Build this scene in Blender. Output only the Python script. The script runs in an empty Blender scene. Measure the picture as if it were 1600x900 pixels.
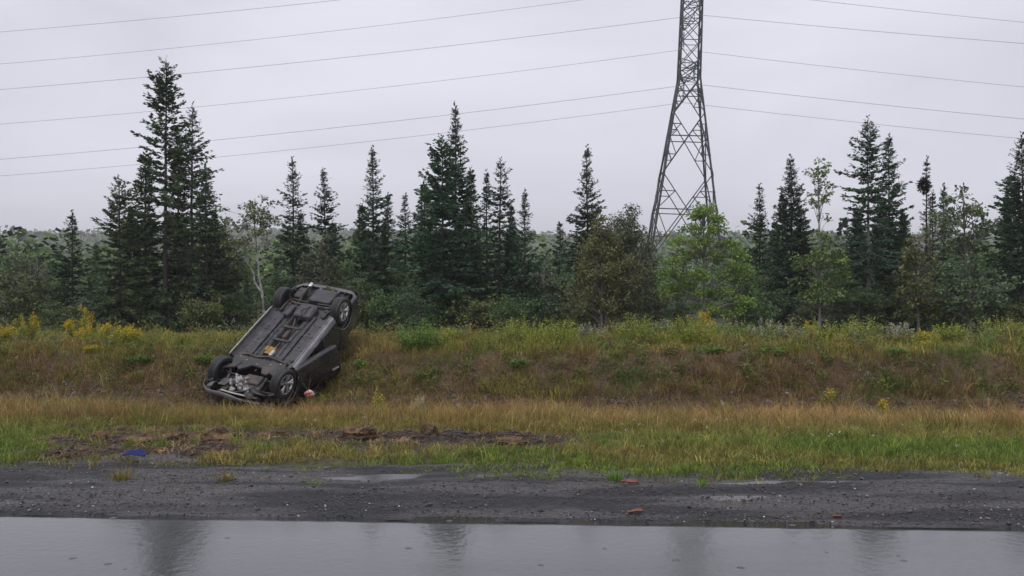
import bpy, bmesh, math, random
import numpy as np
from mathutils import Vector, Matrix

# ------------------------------------------------------------------ camera, sky, sun, exposure
SC = bpy.context.scene
COL = SC.collection
CAM_Z = 1.5
FPX = 1386.0                     # focal length in pixels of the 1600 px wide photograph
cam_d = bpy.data.cameras.new('camera')
cam = bpy.data.objects.new('camera', cam_d)
COL.objects.link(cam)
cam_d.sensor_width = 36.0
cam_d.lens = 36.0 * FPX / 1600.0
cam_d.clip_start = 0.1
cam_d.clip_end = 6000
cam.location = (0, 0, CAM_Z)
cam.rotation_euler = (math.radians(90), 0, 0)
SC.camera = cam

SUN_EL, SUN_AZ = math.radians(58), math.radians(-150)
world = bpy.data.worlds.new('World')
SC.world = world
world.use_nodes = True
wn, wl = world.node_tree.nodes, world.node_tree.links
wn.clear()
w_out = wn.new('ShaderNodeOutputWorld')
w_sky = wn.new('ShaderNodeTexSky')
w_sky.sky_type = 'NISHITA'
w_sky.sun_disc = False
w_sky.sun_elevation = SUN_EL
w_sky.sun_rotation = SUN_AZ
w_sky.air_density = 1.0
w_sky.dust_density = 4.0
w_bg1 = wn.new('ShaderNodeBackground')
w_bg1.inputs['Strength'].default_value = 0.07
wl.new(w_sky.outputs[0], w_bg1.inputs['Color'])
w_tc = wn.new('ShaderNodeTexCoord')
w_map = wn.new('ShaderNodeMapping')
w_map.inputs['Scale'].default_value = (1.0, 1.0, 3.2)
wl.new(w_tc.outputs['Generated'], w_map.inputs['Vector'])
w_no = wn.new('ShaderNodeTexNoise')
w_no.inputs['Scale'].default_value = 2.1
w_no.inputs['Detail'].default_value = 5
w_no.inputs['Roughness'].default_value = 0.5
w_no.inputs['Distortion'].default_value = 0.4
wl.new(w_map.outputs[0], w_no.inputs['Vector'])
w_rp = wn.new('ShaderNodeValToRGB')
w_rp.color_ramp.elements[0].position = 0.33
w_rp.color_ramp.elements[0].color = (0.545, 0.552, 0.628, 1)
w_rp.color_ramp.elements[1].position = 0.66
w_rp.color_ramp.elements[1].color = (0.69, 0.692, 0.775, 1)
wl.new(w_no.outputs['Fac'], w_rp.inputs['Fac'])
w_bg2 = wn.new('ShaderNodeBackground')          # the cloud layer
w_bg2.inputs['Strength'].default_value = 1.0
wl.new(w_rp.outputs['Color'], w_bg2.inputs['Color'])
w_mix = wn.new('ShaderNodeMixShader')
w_mix.inputs[0].default_value = 0.95
wl.new(w_bg1.outputs[0], w_mix.inputs[1])
wl.new(w_bg2.outputs[0], w_mix.inputs[2])
wl.new(w_mix.outputs[0], w_out.inputs['Surface'])

sun_d = bpy.data.lights.new('sun', 'SUN')
sun_d.energy = 1.5
sun_d.angle = math.radians(40)
sun_d.color = (1.0, 0.97, 0.93)
sun = bpy.data.objects.new('sun', sun_d)
COL.objects.link(sun)
_sd = Vector((math.cos(SUN_EL) * math.sin(SUN_AZ), math.cos(SUN_EL) * math.cos(SUN_AZ), math.sin(SUN_EL)))
sun.rotation_euler = _sd.to_track_quat('Z', 'Y').to_euler()
sun.location = _sd * 80

SC.render.engine = 'CYCLES'
SC.view_settings.view_transform = 'Standard'
SC.view_settings.look = 'None'
SC.view_settings.exposure = 0.40
SC.view_settings.gamma = 1.0
SC.view_settings.use_curve_mapping = False
SC.cycles.use_denoising = True
SC.cycles.max_bounces = 6
SC.cycles.diffuse_bounces = 3
SC.cycles.glossy_bounces = 3
SC.cycles.transmission_bounces = 4
SC.cycles.transparent_max_bounces = 8
SC.cycles.volume_bounces = 0
SC.cycles.sample_clamp_indirect = 6.0

# ------------------------------------------------------------------ small tools
RNG = np.random.default_rng(7)
TH = math.radians(3.0)           # the road runs three degrees off the picture plane
CT, ST = math.cos(TH), math.sin(TH)


def px(x, y, Y):
    """World point at depth Y seen at photograph pixel (x, y)."""
    return Vector(((x - 800) * Y / FPX, Y, CAM_Z + (450 - y) * Y / FPX))


def tag(o, label=None, cat=None, group=None, kind=None):
    if label: o['label'] = label
    if cat: o['category'] = cat
    if group: o['group'] = group
    if kind: o['kind'] = kind
    return o


def empty(name, loc=(0, 0, 0)):
    o = bpy.data.objects.new(name, None)
    o.empty_display_size = 0.2
    COL.objects.link(o)
    o.location = loc
    return o


def link(name, me, mat=None, parent=None):
    o = bpy.data.objects.new(name, me)
    COL.objects.link(o)
    if mat is not None and len(me.materials) == 0:
        me.materials.append(mat)
    if parent is not None:
        o.parent = parent
    return o


def mesh_np(name, V, F, col=None, smooth=False):
    """V (n,3); F (m,k) or list of such arrays; col (n,3) linear colour per vertex."""
    me = bpy.data.meshes.new(name)
    V = np.asarray(V, dtype=np.float32)
    if not isinstance(F, (list, tuple)):
        F = [F]
    F = [np.asarray(f, dtype=np.int32) for f in F if len(f)]
    nl = sum(f.size for f in F)
    npoly = sum(len(f) for f in F)
    me.vertices.add(len(V))
    me.vertices.foreach_set('co', V.ravel())
    me.loops.add(nl)
    me.loops.foreach_set('vertex_index', np.concatenate([f.ravel() for f in F]))
    me.polygons.add(npoly)
    tot = np.concatenate([np.full(len(f), f.shape[1], np.int32) for f in F])
    start = np.concatenate([[0], np.cumsum(tot)[:-1]]).astype(np.int32)
    me.polygons.foreach_set('loop_start', start)
    me.polygons.foreach_set('use_smooth', np.full(npoly, smooth))
    me.update(calc_edges=True)
    if col is not None:
        a = me.color_attributes.new('Col', 'FLOAT_COLOR', 'POINT')
        c4 = np.ones((len(V), 4), np.float32)
        c4[:, :3] = col
        a.data.foreach_set('color', c4.ravel())
    return me


def grid_faces(nu, nv):
    i = np.arange(nu - 1)[:, None] * nv + np.arange(nv - 1)[None, :]
    i = i.ravel()
    return np.stack([i, i + nv, i + nv + 1, i + 1], 1)


def vnoise(x, y, seed=0):
    x = np.asarray(x, float); y = np.asarray(y, float)
    xi = np.floor(x).astype(np.int64); yi = np.floor(y).astype(np.int64)
    fx = x - xi; fy = y - yi
    fx = fx * fx * (3 - 2 * fx); fy = fy * fy * (3 - 2 * fy)

    def h(a, b):
        n = (a * 374761393 + b * 668265263 + seed * 974634777) & 0xFFFFFFFF
        n = ((n ^ (n >> 13)) * 1274126177) & 0xFFFFFFFF
        return ((n ^ (n >> 16)) & 0xFFFF) / 65535.0
    a = h(xi, yi); b = h(xi + 1, yi); c = h(xi, yi + 1); d = h(xi + 1, yi + 1)
    return (a + (b - a) * fx) * (1 - fy) + (c + (d - c) * fx) * fy


def fbm(x, y, seed=0, oct=4):
    s = 0; a = 0.5; t = 0
    for k in range(oct):
        s = s + a * vnoise(x * 2 ** k, y * 2 ** k, seed + k * 17); t += a; a *= 0.5
    return s / t


def sm(e0, e1, x):
    t = np.clip((np.asarray(x, float) - e0) / (e1 - e0), 0, 1)
    return t * t * (3 - 2 * t)


def norm(a):
    return a / np.maximum(np.linalg.norm(a, axis=-1, keepdims=True), 1e-9)


def kites(P, D, N, w, mid=0.45):
    """Four-cornered leaves: base P, vector D, normal N, half width w -> verts (4n,3), quads."""
    W = norm(np.cross(D, N)) * np.asarray(w)[:, None]
    n = len(P)
    V = np.empty((n, 4, 3), np.float32)
    V[:, 0] = P
    V[:, 1] = P + D * mid + W
    V[:, 2] = P + D
    V[:, 3] = P + D * mid - W
    return V.reshape(-1, 3), np.arange(4 * n).reshape(n, 4)


def merge(parts):
    """Join [(V, [F...], col)] lists."""
    Vs, Fs, Cs, o = [], {}, [], 0
    for V, F, C in parts:
        if len(V) == 0: continue
        Vs.append(V); Cs.append(C)
        for f in (F if isinstance(F, list) else [F]):
            Fs.setdefault(f.shape[1], []).append(f + o)
        o += len(V)
    return np.concatenate(Vs), [np.concatenate(v) for v in Fs.values()], np.concatenate(Cs)


def tube_np(pts, rad, sides=6):
    pts = np.asarray(pts, float); rad = np.asarray(rad, float)
    n = len(pts)
    T = norm(np.gradient(pts, axis=0))
    ref = np.array([0, 0, 1.0]) if abs(T[0][2]) < 0.9 else np.array([1.0, 0, 0])
    A = norm(np.cross(T, ref)); B = np.cross(T, A)
    a = np.linspace(0, 2 * math.pi, sides, endpoint=False)
    V = pts[:, None, :] + rad[:, None, None] * (A[:, None, :] * np.cos(a)[None, :, None] + B[:, None, :] * np.sin(a)[None, :, None])
    i = np.arange(n - 1)[:, None] * sides; j = np.arange(sides)[None, :]; j2 = (j + 1) % sides
    F = np.stack([i + j, i + j2, i + sides + j2, i + sides + j], -1).reshape(-1, 4)
    return V.reshape(-1, 3), F


# ------------------------------------------------------------------ materials
MATS = {}


def principled(name, base=(0.5, 0.5, 0.5), rough=0.5, metal=0.0, spec=0.5):
    m = bpy.data.materials.new(name)
    m.use_nodes = True
    b = m.node_tree.nodes['Principled BSDF']
    b.inputs['Base Color'].default_value = (*base, 1)
    b.inputs['Roughness'].default_value = rough
    b.inputs['Metallic'].default_value = metal
    b.inputs['Specular IOR Level'].default_value = spec
    MATS[name] = m
    return m, m.node_tree.nodes, m.node_tree.links, b


def noise_var(name, base, var=0.25, scale=8.0, rough=0.6, metal=0.0, spec=0.5, bump=0.0, bscale=60.0, rvar=0.12, dirt=None, dirt_amt=0.5, dscale=3.0):
    """A paint or stone or soil: noise-varied colour, roughness and fine relief, optional patches of dirt."""
    m, n, l, b = principled(name, base, rough, metal, spec)
    tc = n.new('ShaderNodeTexCoord')
    no = n.new('ShaderNodeTexNoise'); no.inputs['Scale'].default_value = scale; no.inputs['Detail'].default_value = 5
    l.new(tc.outputs['Object'], no.inputs['Vector'])
    mr = n.new('ShaderNodeMapRange')
    mr.inputs['From Min'].default_value = 0.3; mr.inputs['From Max'].default_value = 0.7
    mr.inputs['To Min'].default_value = 1 - var; mr.inputs['To Max'].default_value = 1 + var
    l.new(no.outputs['Fac'], mr.inputs['Value'])
    mx = n.new('ShaderNodeMix'); mx.data_type = 'RGBA'; mx.blend_type = 'MULTIPLY'
    mx.inputs['Factor'].default_value = 1.0
    mx.inputs[6].default_value = (*base, 1)
    l.new(mr.outputs[0], mx.inputs[7])
    last = mx.outputs[2]
    if dirt:
        n2 = n.new('ShaderNodeTexNoise'); n2.inputs['Scale'].default_value = dscale; n2.inputs['Detail'].default_value = 6
        l.new(tc.outputs['Object'], n2.inputs['Vector'])
        r2 = n.new('ShaderNodeMapRange'); r2.inputs['From Min'].default_value = 0.48; r2.inputs['From Max'].default_value = 0.66
        r2.inputs['To Max'].default_value = dirt_amt
        l.new(n2.outputs['Fac'], r2.inputs['Value'])
        m2 = n.new('ShaderNodeMix'); m2.data_type = 'RGBA'
        l.new(r2.outputs[0], m2.inputs['Factor']); l.new(last, m2.inputs[6]); m2.inputs[7].default_value = (*dirt, 1)
        last = m2.outputs[2]
    l.new(last, b.inputs['Base Color'])
    rr = n.new('ShaderNodeMapRange')
    rr.inputs['From Min'].default_value = 0.3; rr.inputs['From Max'].default_value = 0.7
    rr.inputs['To Min'].default_value = max(0.03, rough - rvar); rr.inputs['To Max'].default_value = min(1, rough + rvar)
    l.new(no.outputs['Fac'], rr.inputs['Value']); l.new(rr.outputs[0], b.inputs['Roughness'])
    if bump:
        nb = n.new('ShaderNodeTexNoise'); nb.inputs['Scale'].default_value = bscale; nb.inputs['Detail'].default_value = 4
        l.new(tc.outputs['Object'], nb.inputs['Vector'])
        bp = n.new('ShaderNodeBump'); bp.inputs['Strength'].default_value = bump; bp.inputs['Distance'].default_value = 0.02
        l.new(nb.outputs['Fac'], bp.inputs['Height']); l.new(bp.outputs[0], b.inputs['Normal'])
    return m


def leaf_mat(name, transl=0.3, rough=0.55, spec=0.3):
    """Leaves, needles and blades: their own colour from the mesh, part of the light passing through."""
    m, n, l, b = principled(name, (0.1, 0.1, 0.1), rough, 0, spec)
    at = n.new('ShaderNodeVertexColor'); at.layer_name = 'Col'
    l.new(at.outputs['Color'], b.inputs['Base Color'])
    out = n['Material Output']
    if transl > 0:
        tr = n.new('ShaderNodeBsdfTranslucent')
        l.new(at.outputs['Color'], tr.inputs['Color'])
        ms = n.new('ShaderNodeMixShader'); ms.inputs[0].default_value = transl
        l.new(b.outputs[0], ms.inputs[1]); l.new(tr.outputs[0], ms.inputs[2])
        l.new(ms.outputs[0], out.inputs['Surface'])
    return m


M_needle = leaf_mat('needles', 0.12, 0.6, 0.25)
M_leaf = leaf_mat('leaves', 0.3, 0.5, 0.35)
M_blade = leaf_mat('grass_blades', 0.3, 0.6, 0.25)
M_far = leaf_mat('far_leaves', 0.0, 0.8, 0.1)
M_stone = leaf_mat('stones', 0.0, 0.38, 0.5)
M_soilclod = leaf_mat('soil_clods', 0.0, 0.7, 0.4)
M_bark = noise_var('bark_spruce', (0.05, 0.043, 0.040), 0.4, 9, 0.85, bump=0.6, bscale=30)
M_barkgrey = noise_var('bark_grey', (0.17, 0.155, 0.15), 0.35, 9, 0.85, bump=0.5, bscale=30)
M_birch = noise_var('bark_birch', (0.30, 0.285, 0.27), 0.25, 5, 0.7, bump=0.3, bscale=25, dirt=(0.05, 0.045, 0.04), dirt_amt=0.8, dscale=7)
M_twig = noise_var('dead_twigs', (0.13, 0.11, 0.1), 0.3, 9, 0.85)

# ------------------------------------------------------------------ the lie of the land
PS = np.array([-60, -8, 5.6, 6.0, 7.0, 8.0, 10, 12, 14, 16, 17.2, 18.0, 18.7, 19.1, 19.6, 20.0, 20.6, 21.3, 23, 26, 32, 60, 100, 150, 260, 420, 620, 820, 1000, 1300, 2000])
PZ = np.array([-.05, -.05, -.022, -.022, -.06, -.13, -.27, -.43, -.64, -.87, -.96, -.86, -.68, -.46, -.08, .04, .09, .12, .16, .1, 0, -.8, -1.5, -1, 3, 11, 24, 37, 47, 50, 48.0])
CS = np.array([16.2, 17.2, 18.0, 19.0, 20.0, 20.6, 21.2, 22.0, 23.5])
CZ = np.array([-.88, -1.02, -1.14, -.97, -.74, -.34, .22, .34, .18])


def s_of(X, Y):
    return Y * CT + X * ST


def from_sl(s, l):
    return s * ST + l * CT, s * CT - l * ST          # X, Y from distance across and along the road


def dirt_mask(X, Y):
    """Torn soil where the car left the shoulder and ploughed through the turf."""
    s = s_of(X, Y)
    c1 = 10.35 + 0.10 * (X + 3) - 0.02 * (X + 3) ** 2 + 0.5 * (fbm(X * .9, Y * .9, 5) - .5)
    a = np.exp(-((s - c1) / 0.85) ** 2) * sm(-6.0, -4.6, X) * sm(1.4, 0.0, X)
    c2 = 11.6 + 0.25 * (fbm(X * .8, Y, 8) - .5)
    b = np.exp(-((s - c2) / 0.22) ** 2) * sm(-8.6, -7.8, X) * sm(-3.6, -4.4, X)
    c3 = 8.75 + 0.12 * (X + 4)
    c = np.exp(-((s - c3) / 0.55) ** 2) * sm(-4.9, -4.3, X) * sm(-2.6, -3.2, X)
    d = .8 * np.exp(-((X + 4.6) / 1.3) ** 2 - ((s - 17.45) / .6) ** 2)
    n = fbm(X * 2.3, Y * 2.3, 11)
    return np.clip(np.maximum(np.maximum(np.maximum(a, b), c), d) * (0.1 + 2.3 * n), 0, 1)


def ground_z(X, Y, rough=True):
    X = np.asarray(X, float); Y = np.asarray(Y, float)
    s = s_of(X, Y)
    wob = (fbm(X * 0.23, Y * 0.05, 3) - .5)
    z = np.interp(s + wob * 1.1 * sm(15, 18, s) * sm(40, 26, s), PS, PZ)
    g = np.exp(-((X + 5.05) / 1.35) ** 4) * sm(16.2, 17.2, s) * sm(23.5, 22.5, s)
    z = z * (1 - g) + np.interp(s, CS, CZ) * g
    far = sm(150, 600, s)
    z = z + far * (26 * (fbm(X / 420 + 3.3, Y / 420 + 1.1, 21, 3) - .5) + 9 * sm(100, -400, X) - 3 * sm(100, 500, X))
    if rough:
        near = sm(5.7, 8.5, s) * sm(60, 26, s)
        z = z + near * (0.10 * (fbm(X * .8, Y * .8, 1) - .5) + 0.05 * (fbm(X * 3.1, Y * 3.1, 2) - .5))
        d = dirt_mask(X, Y)
        z = z + d * (0.16 * (fbm(X * 3.0, Y * 4.5, 31) - .42) + 0.06 * (fbm(X * 9, Y * 9, 33) - .5))
        z = z + sm(5.7, 6.1, s) * sm(8.6, 7.8, s) * 0.05 * (fbm(X * .9, Y * 2.2, 41) - .5)
    return z


def gz(x, y):
    return float(ground_z(np.array([x]), np.array([y]))[0])


def build_ground():
    ss = np.concatenate([np.linspace(-60, 4.6, 8), np.arange(5.0, 26, 0.09), np.geomspace(26.2, 140, 60), np.geomspace(145, 2000, 90)])
    ll = np.concatenate([-np.geomspace(1400, 16, 40), np.arange(-15.8, 15.8, 0.1), np.geomspace(16, 1400, 40)])
    S, L = np.meshgrid(ss, ll, indexing='ij')
    X, Y = from_sl(S, L)
    Z = ground_z(X, Y) - 0.03 * sm(8.9, 8.2, S)
    V = np.stack([X, Y, Z], -1).reshape(-1, 3)
    x, y, s = X.ravel(), Y.ravel(), S.ravel()
    n1 = fbm(x * 1.1, y * 1.1, 51)[:, None]
    soil = np.array([.075, .055, .040])
    moss = np.array([.055, .060, .024])
    straw = np.array([.15, .10, .05])
    bank = np.array([.060, .040, .026])
    wood = np.array([.030, .034, .020])
    grav = np.array([.05, .05, .052])
    c = np.where(n1 > .5, moss, soil) * 1.0
    c = moss * n1 + soil * (1 - n1)
    t = sm(11.3, 12.8, s)[:, None]; c = c * (1 - t) + straw * t
    t = sm(17.0, 18.2, s)[:, None]; c = c * (1 - t) + bank * 1.25 * t
    t = sm(24, 28, s)[:, None]; c = c * (1 - t) + wood * t
    t = sm(60, 200, s)[:, None]; c = c * (1 - t) + np.array([.06, .075, .037]) * t
    t = sm(8.5, 8.0, s + .5 * (n1[:, 0] - .5))[:, None]; c = c * (1 - t) + grav * t
    d = dirt_mask(x, y)[:, None]; c = c * (1 - d) + np.array([.040, .028, .022]) * d
    m, n, l, b = principled('ground_soil', rough=0.9, spec=0.12)
    at = n.new('ShaderNodeVertexColor'); at.layer_name = 'Col'
    tc = n.new('ShaderNodeTexCoord')
    no = n.new('ShaderNodeTexNoise'); no.inputs['Scale'].default_value = 14; no.inputs['Detail'].default_value = 8
    l.new(tc.outputs['Object'], no.inputs['Vector'])
    mr = n.new('ShaderNodeMapRange'); mr.inputs['From Min'].default_value = .3; mr.inputs['From Max'].default_value = .7
    mr.inputs['To Min'].default_value = .5; mr.inputs['To Max'].default_value = 1.5
    l.new(no.outputs['Fac'], mr.inputs['Value'])
    mx = n.new('ShaderNodeMix'); mx.data_type = 'RGBA'; mx.blend_type = 'MULTIPLY'; mx.inputs['Factor'].default_value = 1
    l.new(at.outputs['Color'], mx.inputs[6]); l.new(mr.outputs[0], mx.inputs[7]); l.new(mx.outputs[2], b.inputs['Base Color'])
    bp = n.new('ShaderNodeBump'); bp.inputs['Strength'].default_value = .8; bp.inputs['Distance'].default_value = .03
    l.new(no.outputs['Fac'], bp.inputs['Height']); l.new(bp.outputs[0], b.inputs['Normal'])
    o = link('ground', mesh_np('ground', V, grid_faces(len(ss), len(ll)), c, True), m)
    tag(o, kind='structure')


def build_road():
    # wet asphalt, its far edge a little ragged
    ll = np.concatenate([-np.geomspace(900, 13, 20), np.arange(-12.8, 12.8, 0.06), np.geomspace(13, 900, 20)])
    e = 5.80 + 0.08 * (fbm(ll * .7, ll * 0, 61) - .5) + 0.10 * (fbm(ll * 4, ll * 0, 62) - .5)
    rows = [(-6.0, 0.0, 0), (-2, 0.02, 0), (2, 0.02, 0), (5.0, 0.004, 0), (5.6, 0.0, 0), (0, -0.004, 1), (0.03, -0.06, 1)]
    V = []
    for s, z, rel in rows:
        sv = e + s if rel else np.full_like(ll, s)
        X, Y = from_sl(sv, ll)
        V.append(np.stack([X, Y, np.full_like(ll, z)], -1))
    V = np.stack(V)
    m, n, l, b = principled('wet_asphalt', (.045, .045, .048), .15, 0, .85)
    tc = n.new('ShaderNodeTexCoord')
    fine = n.new('ShaderNodeTexNoise'); fine.inputs['Scale'].default_value = 130; fine.inputs['Detail'].default_value = 3
    big = n.new('ShaderNodeTexNoise'); big.inputs['Scale'].default_value = 1.1; big.inputs['Detail'].default_value = 5
    mp = n.new('ShaderNodeMapping'); mp.inputs['Scale'].default_value = (.35, 1.5, 1)
    l.new(tc.outputs['Object'], mp.inputs['Vector'])
    l.new(mp.outputs[0], big.inputs['Vector']); l.new(tc.outputs['Object'], fine.inputs['Vector'])
    mr = n.new('ShaderNodeMapRange'); mr.inputs['From Min'].default_value = .35; mr.inputs['From Max'].default_value = .68
    mr.inputs['To Min'].default_value = .07; mr.inputs['To Max'].default_value = .18
    l.new(big.outputs['Fac'], mr.inputs['Value'])
    # scattered coarse spots where stones stand out of the water film
    vo = n.new('ShaderNodeTexVoronoi'); vo.inputs['Scale'].default_value = 5.5; vo.inputs['Randomness'].default_value = 1
    l.new(tc.outputs['Object'], vo.inputs['Vector'])
    lt = n.new('ShaderNodeMath'); lt.operation = 'LESS_THAN'; lt.inputs[1].default_value = .13
    l.new(vo.outputs['Distance'], lt.inputs[0])
    sep = n.new('ShaderNodeSeparateColor'); l.new(vo.outputs['Color'], sep.inputs[0])
    gt = n.new('ShaderNodeMath'); gt.operation = 'GREATER_THAN'; gt.inputs[1].default_value = .62
    l.new(sep.outputs[0], gt.inputs[0])
    mu = n.new('ShaderNodeMath'); mu.operation = 'MULTIPLY'; l.new(lt.outputs[0], mu.inputs[0]); l.new(gt.outputs[0], mu.inputs[1])
    ma = n.new('ShaderNodeMath'); ma.operation = 'MULTIPLY_ADD'; ma.inputs[1].default_value = .45
    l.new(mu.outputs[0], ma.inputs[0]); l.new(mr.outputs[0], ma.inputs[2]); l.new(ma.outputs[0], b.inputs['Roughness'])
    cr = n.new('ShaderNodeValToRGB')
    cr.color_ramp.elements[0].position = .4; cr.color_ramp.elements[0].color = (.03, .03, .033, 1)
    cr.color_ramp.elements[1].position = .62; cr.color_ramp.elements[1].color = (.06, .06, .063, 1)
    l.new(fine.outputs['Fac'], cr.inputs['Fac']); l.new(cr.outputs[0], b.inputs['Base Color'])
    rip = n.new('ShaderNodeTexNoise'); rip.inputs['Scale'].default_value = 16; rip.inputs['Detail'].default_value = 2
    l.new(tc.outputs['Object'], rip.inputs['Vector'])
    ad = n.new('ShaderNodeMath'); ad.operation = 'MULTIPLY_ADD'; ad.inputs[1].default_value = .2
    l.new(fine.outputs['Fac'], ad.inputs[0]); l.new(rip.outputs['Fac'], ad.inputs[2])
    bp = n.new('ShaderNodeBump'); bp.inputs['Strength'].default_value = .12; bp.inputs['Distance'].default_value = .01
    l.new(ad.outputs[0], bp.inputs['Height']); l.new(bp.outputs[0], b.inputs['Normal'])
    o = link('road', mesh_np('road', V.reshape(-1, 3), grid_faces(len(rows), len(ll)), None, True), m)
    tag(o, kind='structure')


def build_shoulder():
    ss = np.arange(5.68, 8.9, 0.06)
    ll = np.concatenate([-np.geomspace(600, 13, 14), np.arange(-12.9, 12.9, 0.07), np.geomspace(13, 600, 14)])
    S, L = np.meshgrid(ss, ll, indexing='ij')
    X, Y = from_sl(S, L)
    Z = ground_z(X, Y) + 0.012 - 0.10 * sm(7.75, 8.5, S + 2.2 * (fbm(X * .55, Y * .8, 71) - .5))
    Z += 0.02 * (fbm(X * 7, Y * 7, 72) - .5) * sm(5.74, 6.1, S) + 0.008 * sm(6.0, 5.74, S) + .012 * (fbm(X * 4, Y * 4, 73) - .55) * sm(6.1, 5.85, S)
    V = np.stack([X, Y, Z], -1).reshape(-1, 3)
    m, n, l, b = principled('wet_gravel_bed', rough=.35, spec=.35)
    tc = n.new('ShaderNodeTexCoord')
    vo = n.new('ShaderNodeTexVoronoi'); vo.inputs['Scale'].default_value = 34
    l.new(tc.outputs['Object'], vo.inputs['Vector'])
    no = n.new('ShaderNodeTexNoise'); no.inputs['Scale'].default_value = 1.4; no.inputs['Detail'].default_value = 6
    mp = n.new('ShaderNodeMapping'); mp.inputs['Scale'].default_value = (.4, 1.3, 1)
    l.new(tc.outputs['Object'], mp.inputs['Vector']); l.new(mp.outputs[0], no.inputs['Vector'])
    cr = n.new('ShaderNodeValToRGB')
    cr.color_ramp.elements[0].position = .40; cr.color_ramp.elements[0].color = (.016, .016, .019, 1)
    cr.color_ramp.elements[1].position = .66; cr.color_ramp.elements[1].color = (.042, .034, .031, 1)
    l.new(no.outputs['Fac'], cr.inputs['Fac'])
    sep = n.new('ShaderNodeSeparateColor'); l.new(vo.outputs['Color'], sep.inputs[0])
    mr = n.new('ShaderNodeMapRange'); mr.inputs['To Min'].default_value = .55; mr.inputs['To Max'].default_value = 1.5
    l.new(sep.outputs[0], mr.inputs['Value'])
    mx = n.new('ShaderNodeMix'); mx.data_type = 'RGBA'; mx.blend_type = 'MULTIPLY'; mx.inputs['Factor'].default_value = 1
    l.new(cr.outputs[0], mx.inputs[6]); l.new(mr.outputs[0], mx.inputs[7]); l.new(mx.outputs[2], b.inputs['Base Color'])
    rr = n.new('ShaderNodeMapRange'); rr.inputs['From Min'].default_value = .45; rr.inputs['From Max'].default_value = .56
    rr.inputs['To Min'].default_value = .8; rr.inputs['To Max'].default_value = .26
    l.new(no.outputs['Fac'], rr.inputs['Value']); l.new(rr.outputs[0], b.inputs['Roughness'])
    bp = n.new('ShaderNodeBump'); bp.inputs['Strength'].default_value = .7; bp.inputs['Distance'].default_value = .02
    l.new(vo.outputs['Distance'], bp.inputs['Height']); l.new(bp.outputs[0], b.inputs['Normal'])
    o = link('gravel_shoulder', mesh_np('gravel_shoulder', V, grid_faces(len(ss), len(ll)), None, True), m)
    tag(o, kind='structure')


build_ground(); build_road(); build_shoulder()

# ------------------------------------------------------------------ stones
_t = (1 + 5 ** .5) / 2
ICO_V = norm(np.array([[-1, _t, 0], [1, _t, 0], [-1, -_t, 0], [1, -_t, 0], [0, -1, _t], [0, 1, _t], [0, -1, -_t], [0, 1, -_t], [_t, 0, -1], [_t, 0, 1], [-_t, 0, -1], [-_t, 0, 1]], float))
ICO_F = np.array([[0, 11, 5], [0, 5, 1], [0, 1, 7], [0, 7, 10], [0, 10, 11], [1, 5, 9], [5, 11, 4], [11, 10, 2], [10, 7, 6], [7, 1, 8], [3, 9, 4], [3, 4, 2], [3, 2, 6], [3, 6, 8], [3, 8, 9], [4, 9, 5], [2, 4, 11], [6, 2, 10], [8, 6, 7], [9, 8, 1]])


def stone_cloud(P, size, col, flat=0.6, jit=0.28, rng=RNG):
    n = len(P)
    v = ICO_V[None] * (1 + jit * rng.uniform(-1, 1, (n, 12, 1)))
    sc = np.stack([rng.uniform(.8, 1.35, n), rng.uniform(.7, 1.1, n), flat * rng.uniform(.7, 1.2, n)], 1) * np.asarray(size)[:, None]
    v = v * sc[:, None, :]
    a = rng.uniform(0, 6.28, n); ca, sa = np.cos(a)[:, None], np.sin(a)[:, None]
    v = np.stack([v[..., 0] * ca - v[..., 1] * sa, v[..., 0] * sa + v[..., 1] * ca, v[..., 2]], -1)
    V = (v + P[:, None, :]).reshape(-1, 3)
    F = (ICO_F[None] + 12 * np.arange(n)[:, None, None]).reshape(-1, 3)
    return V, F, np.repeat(col, 12, 0)


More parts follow.
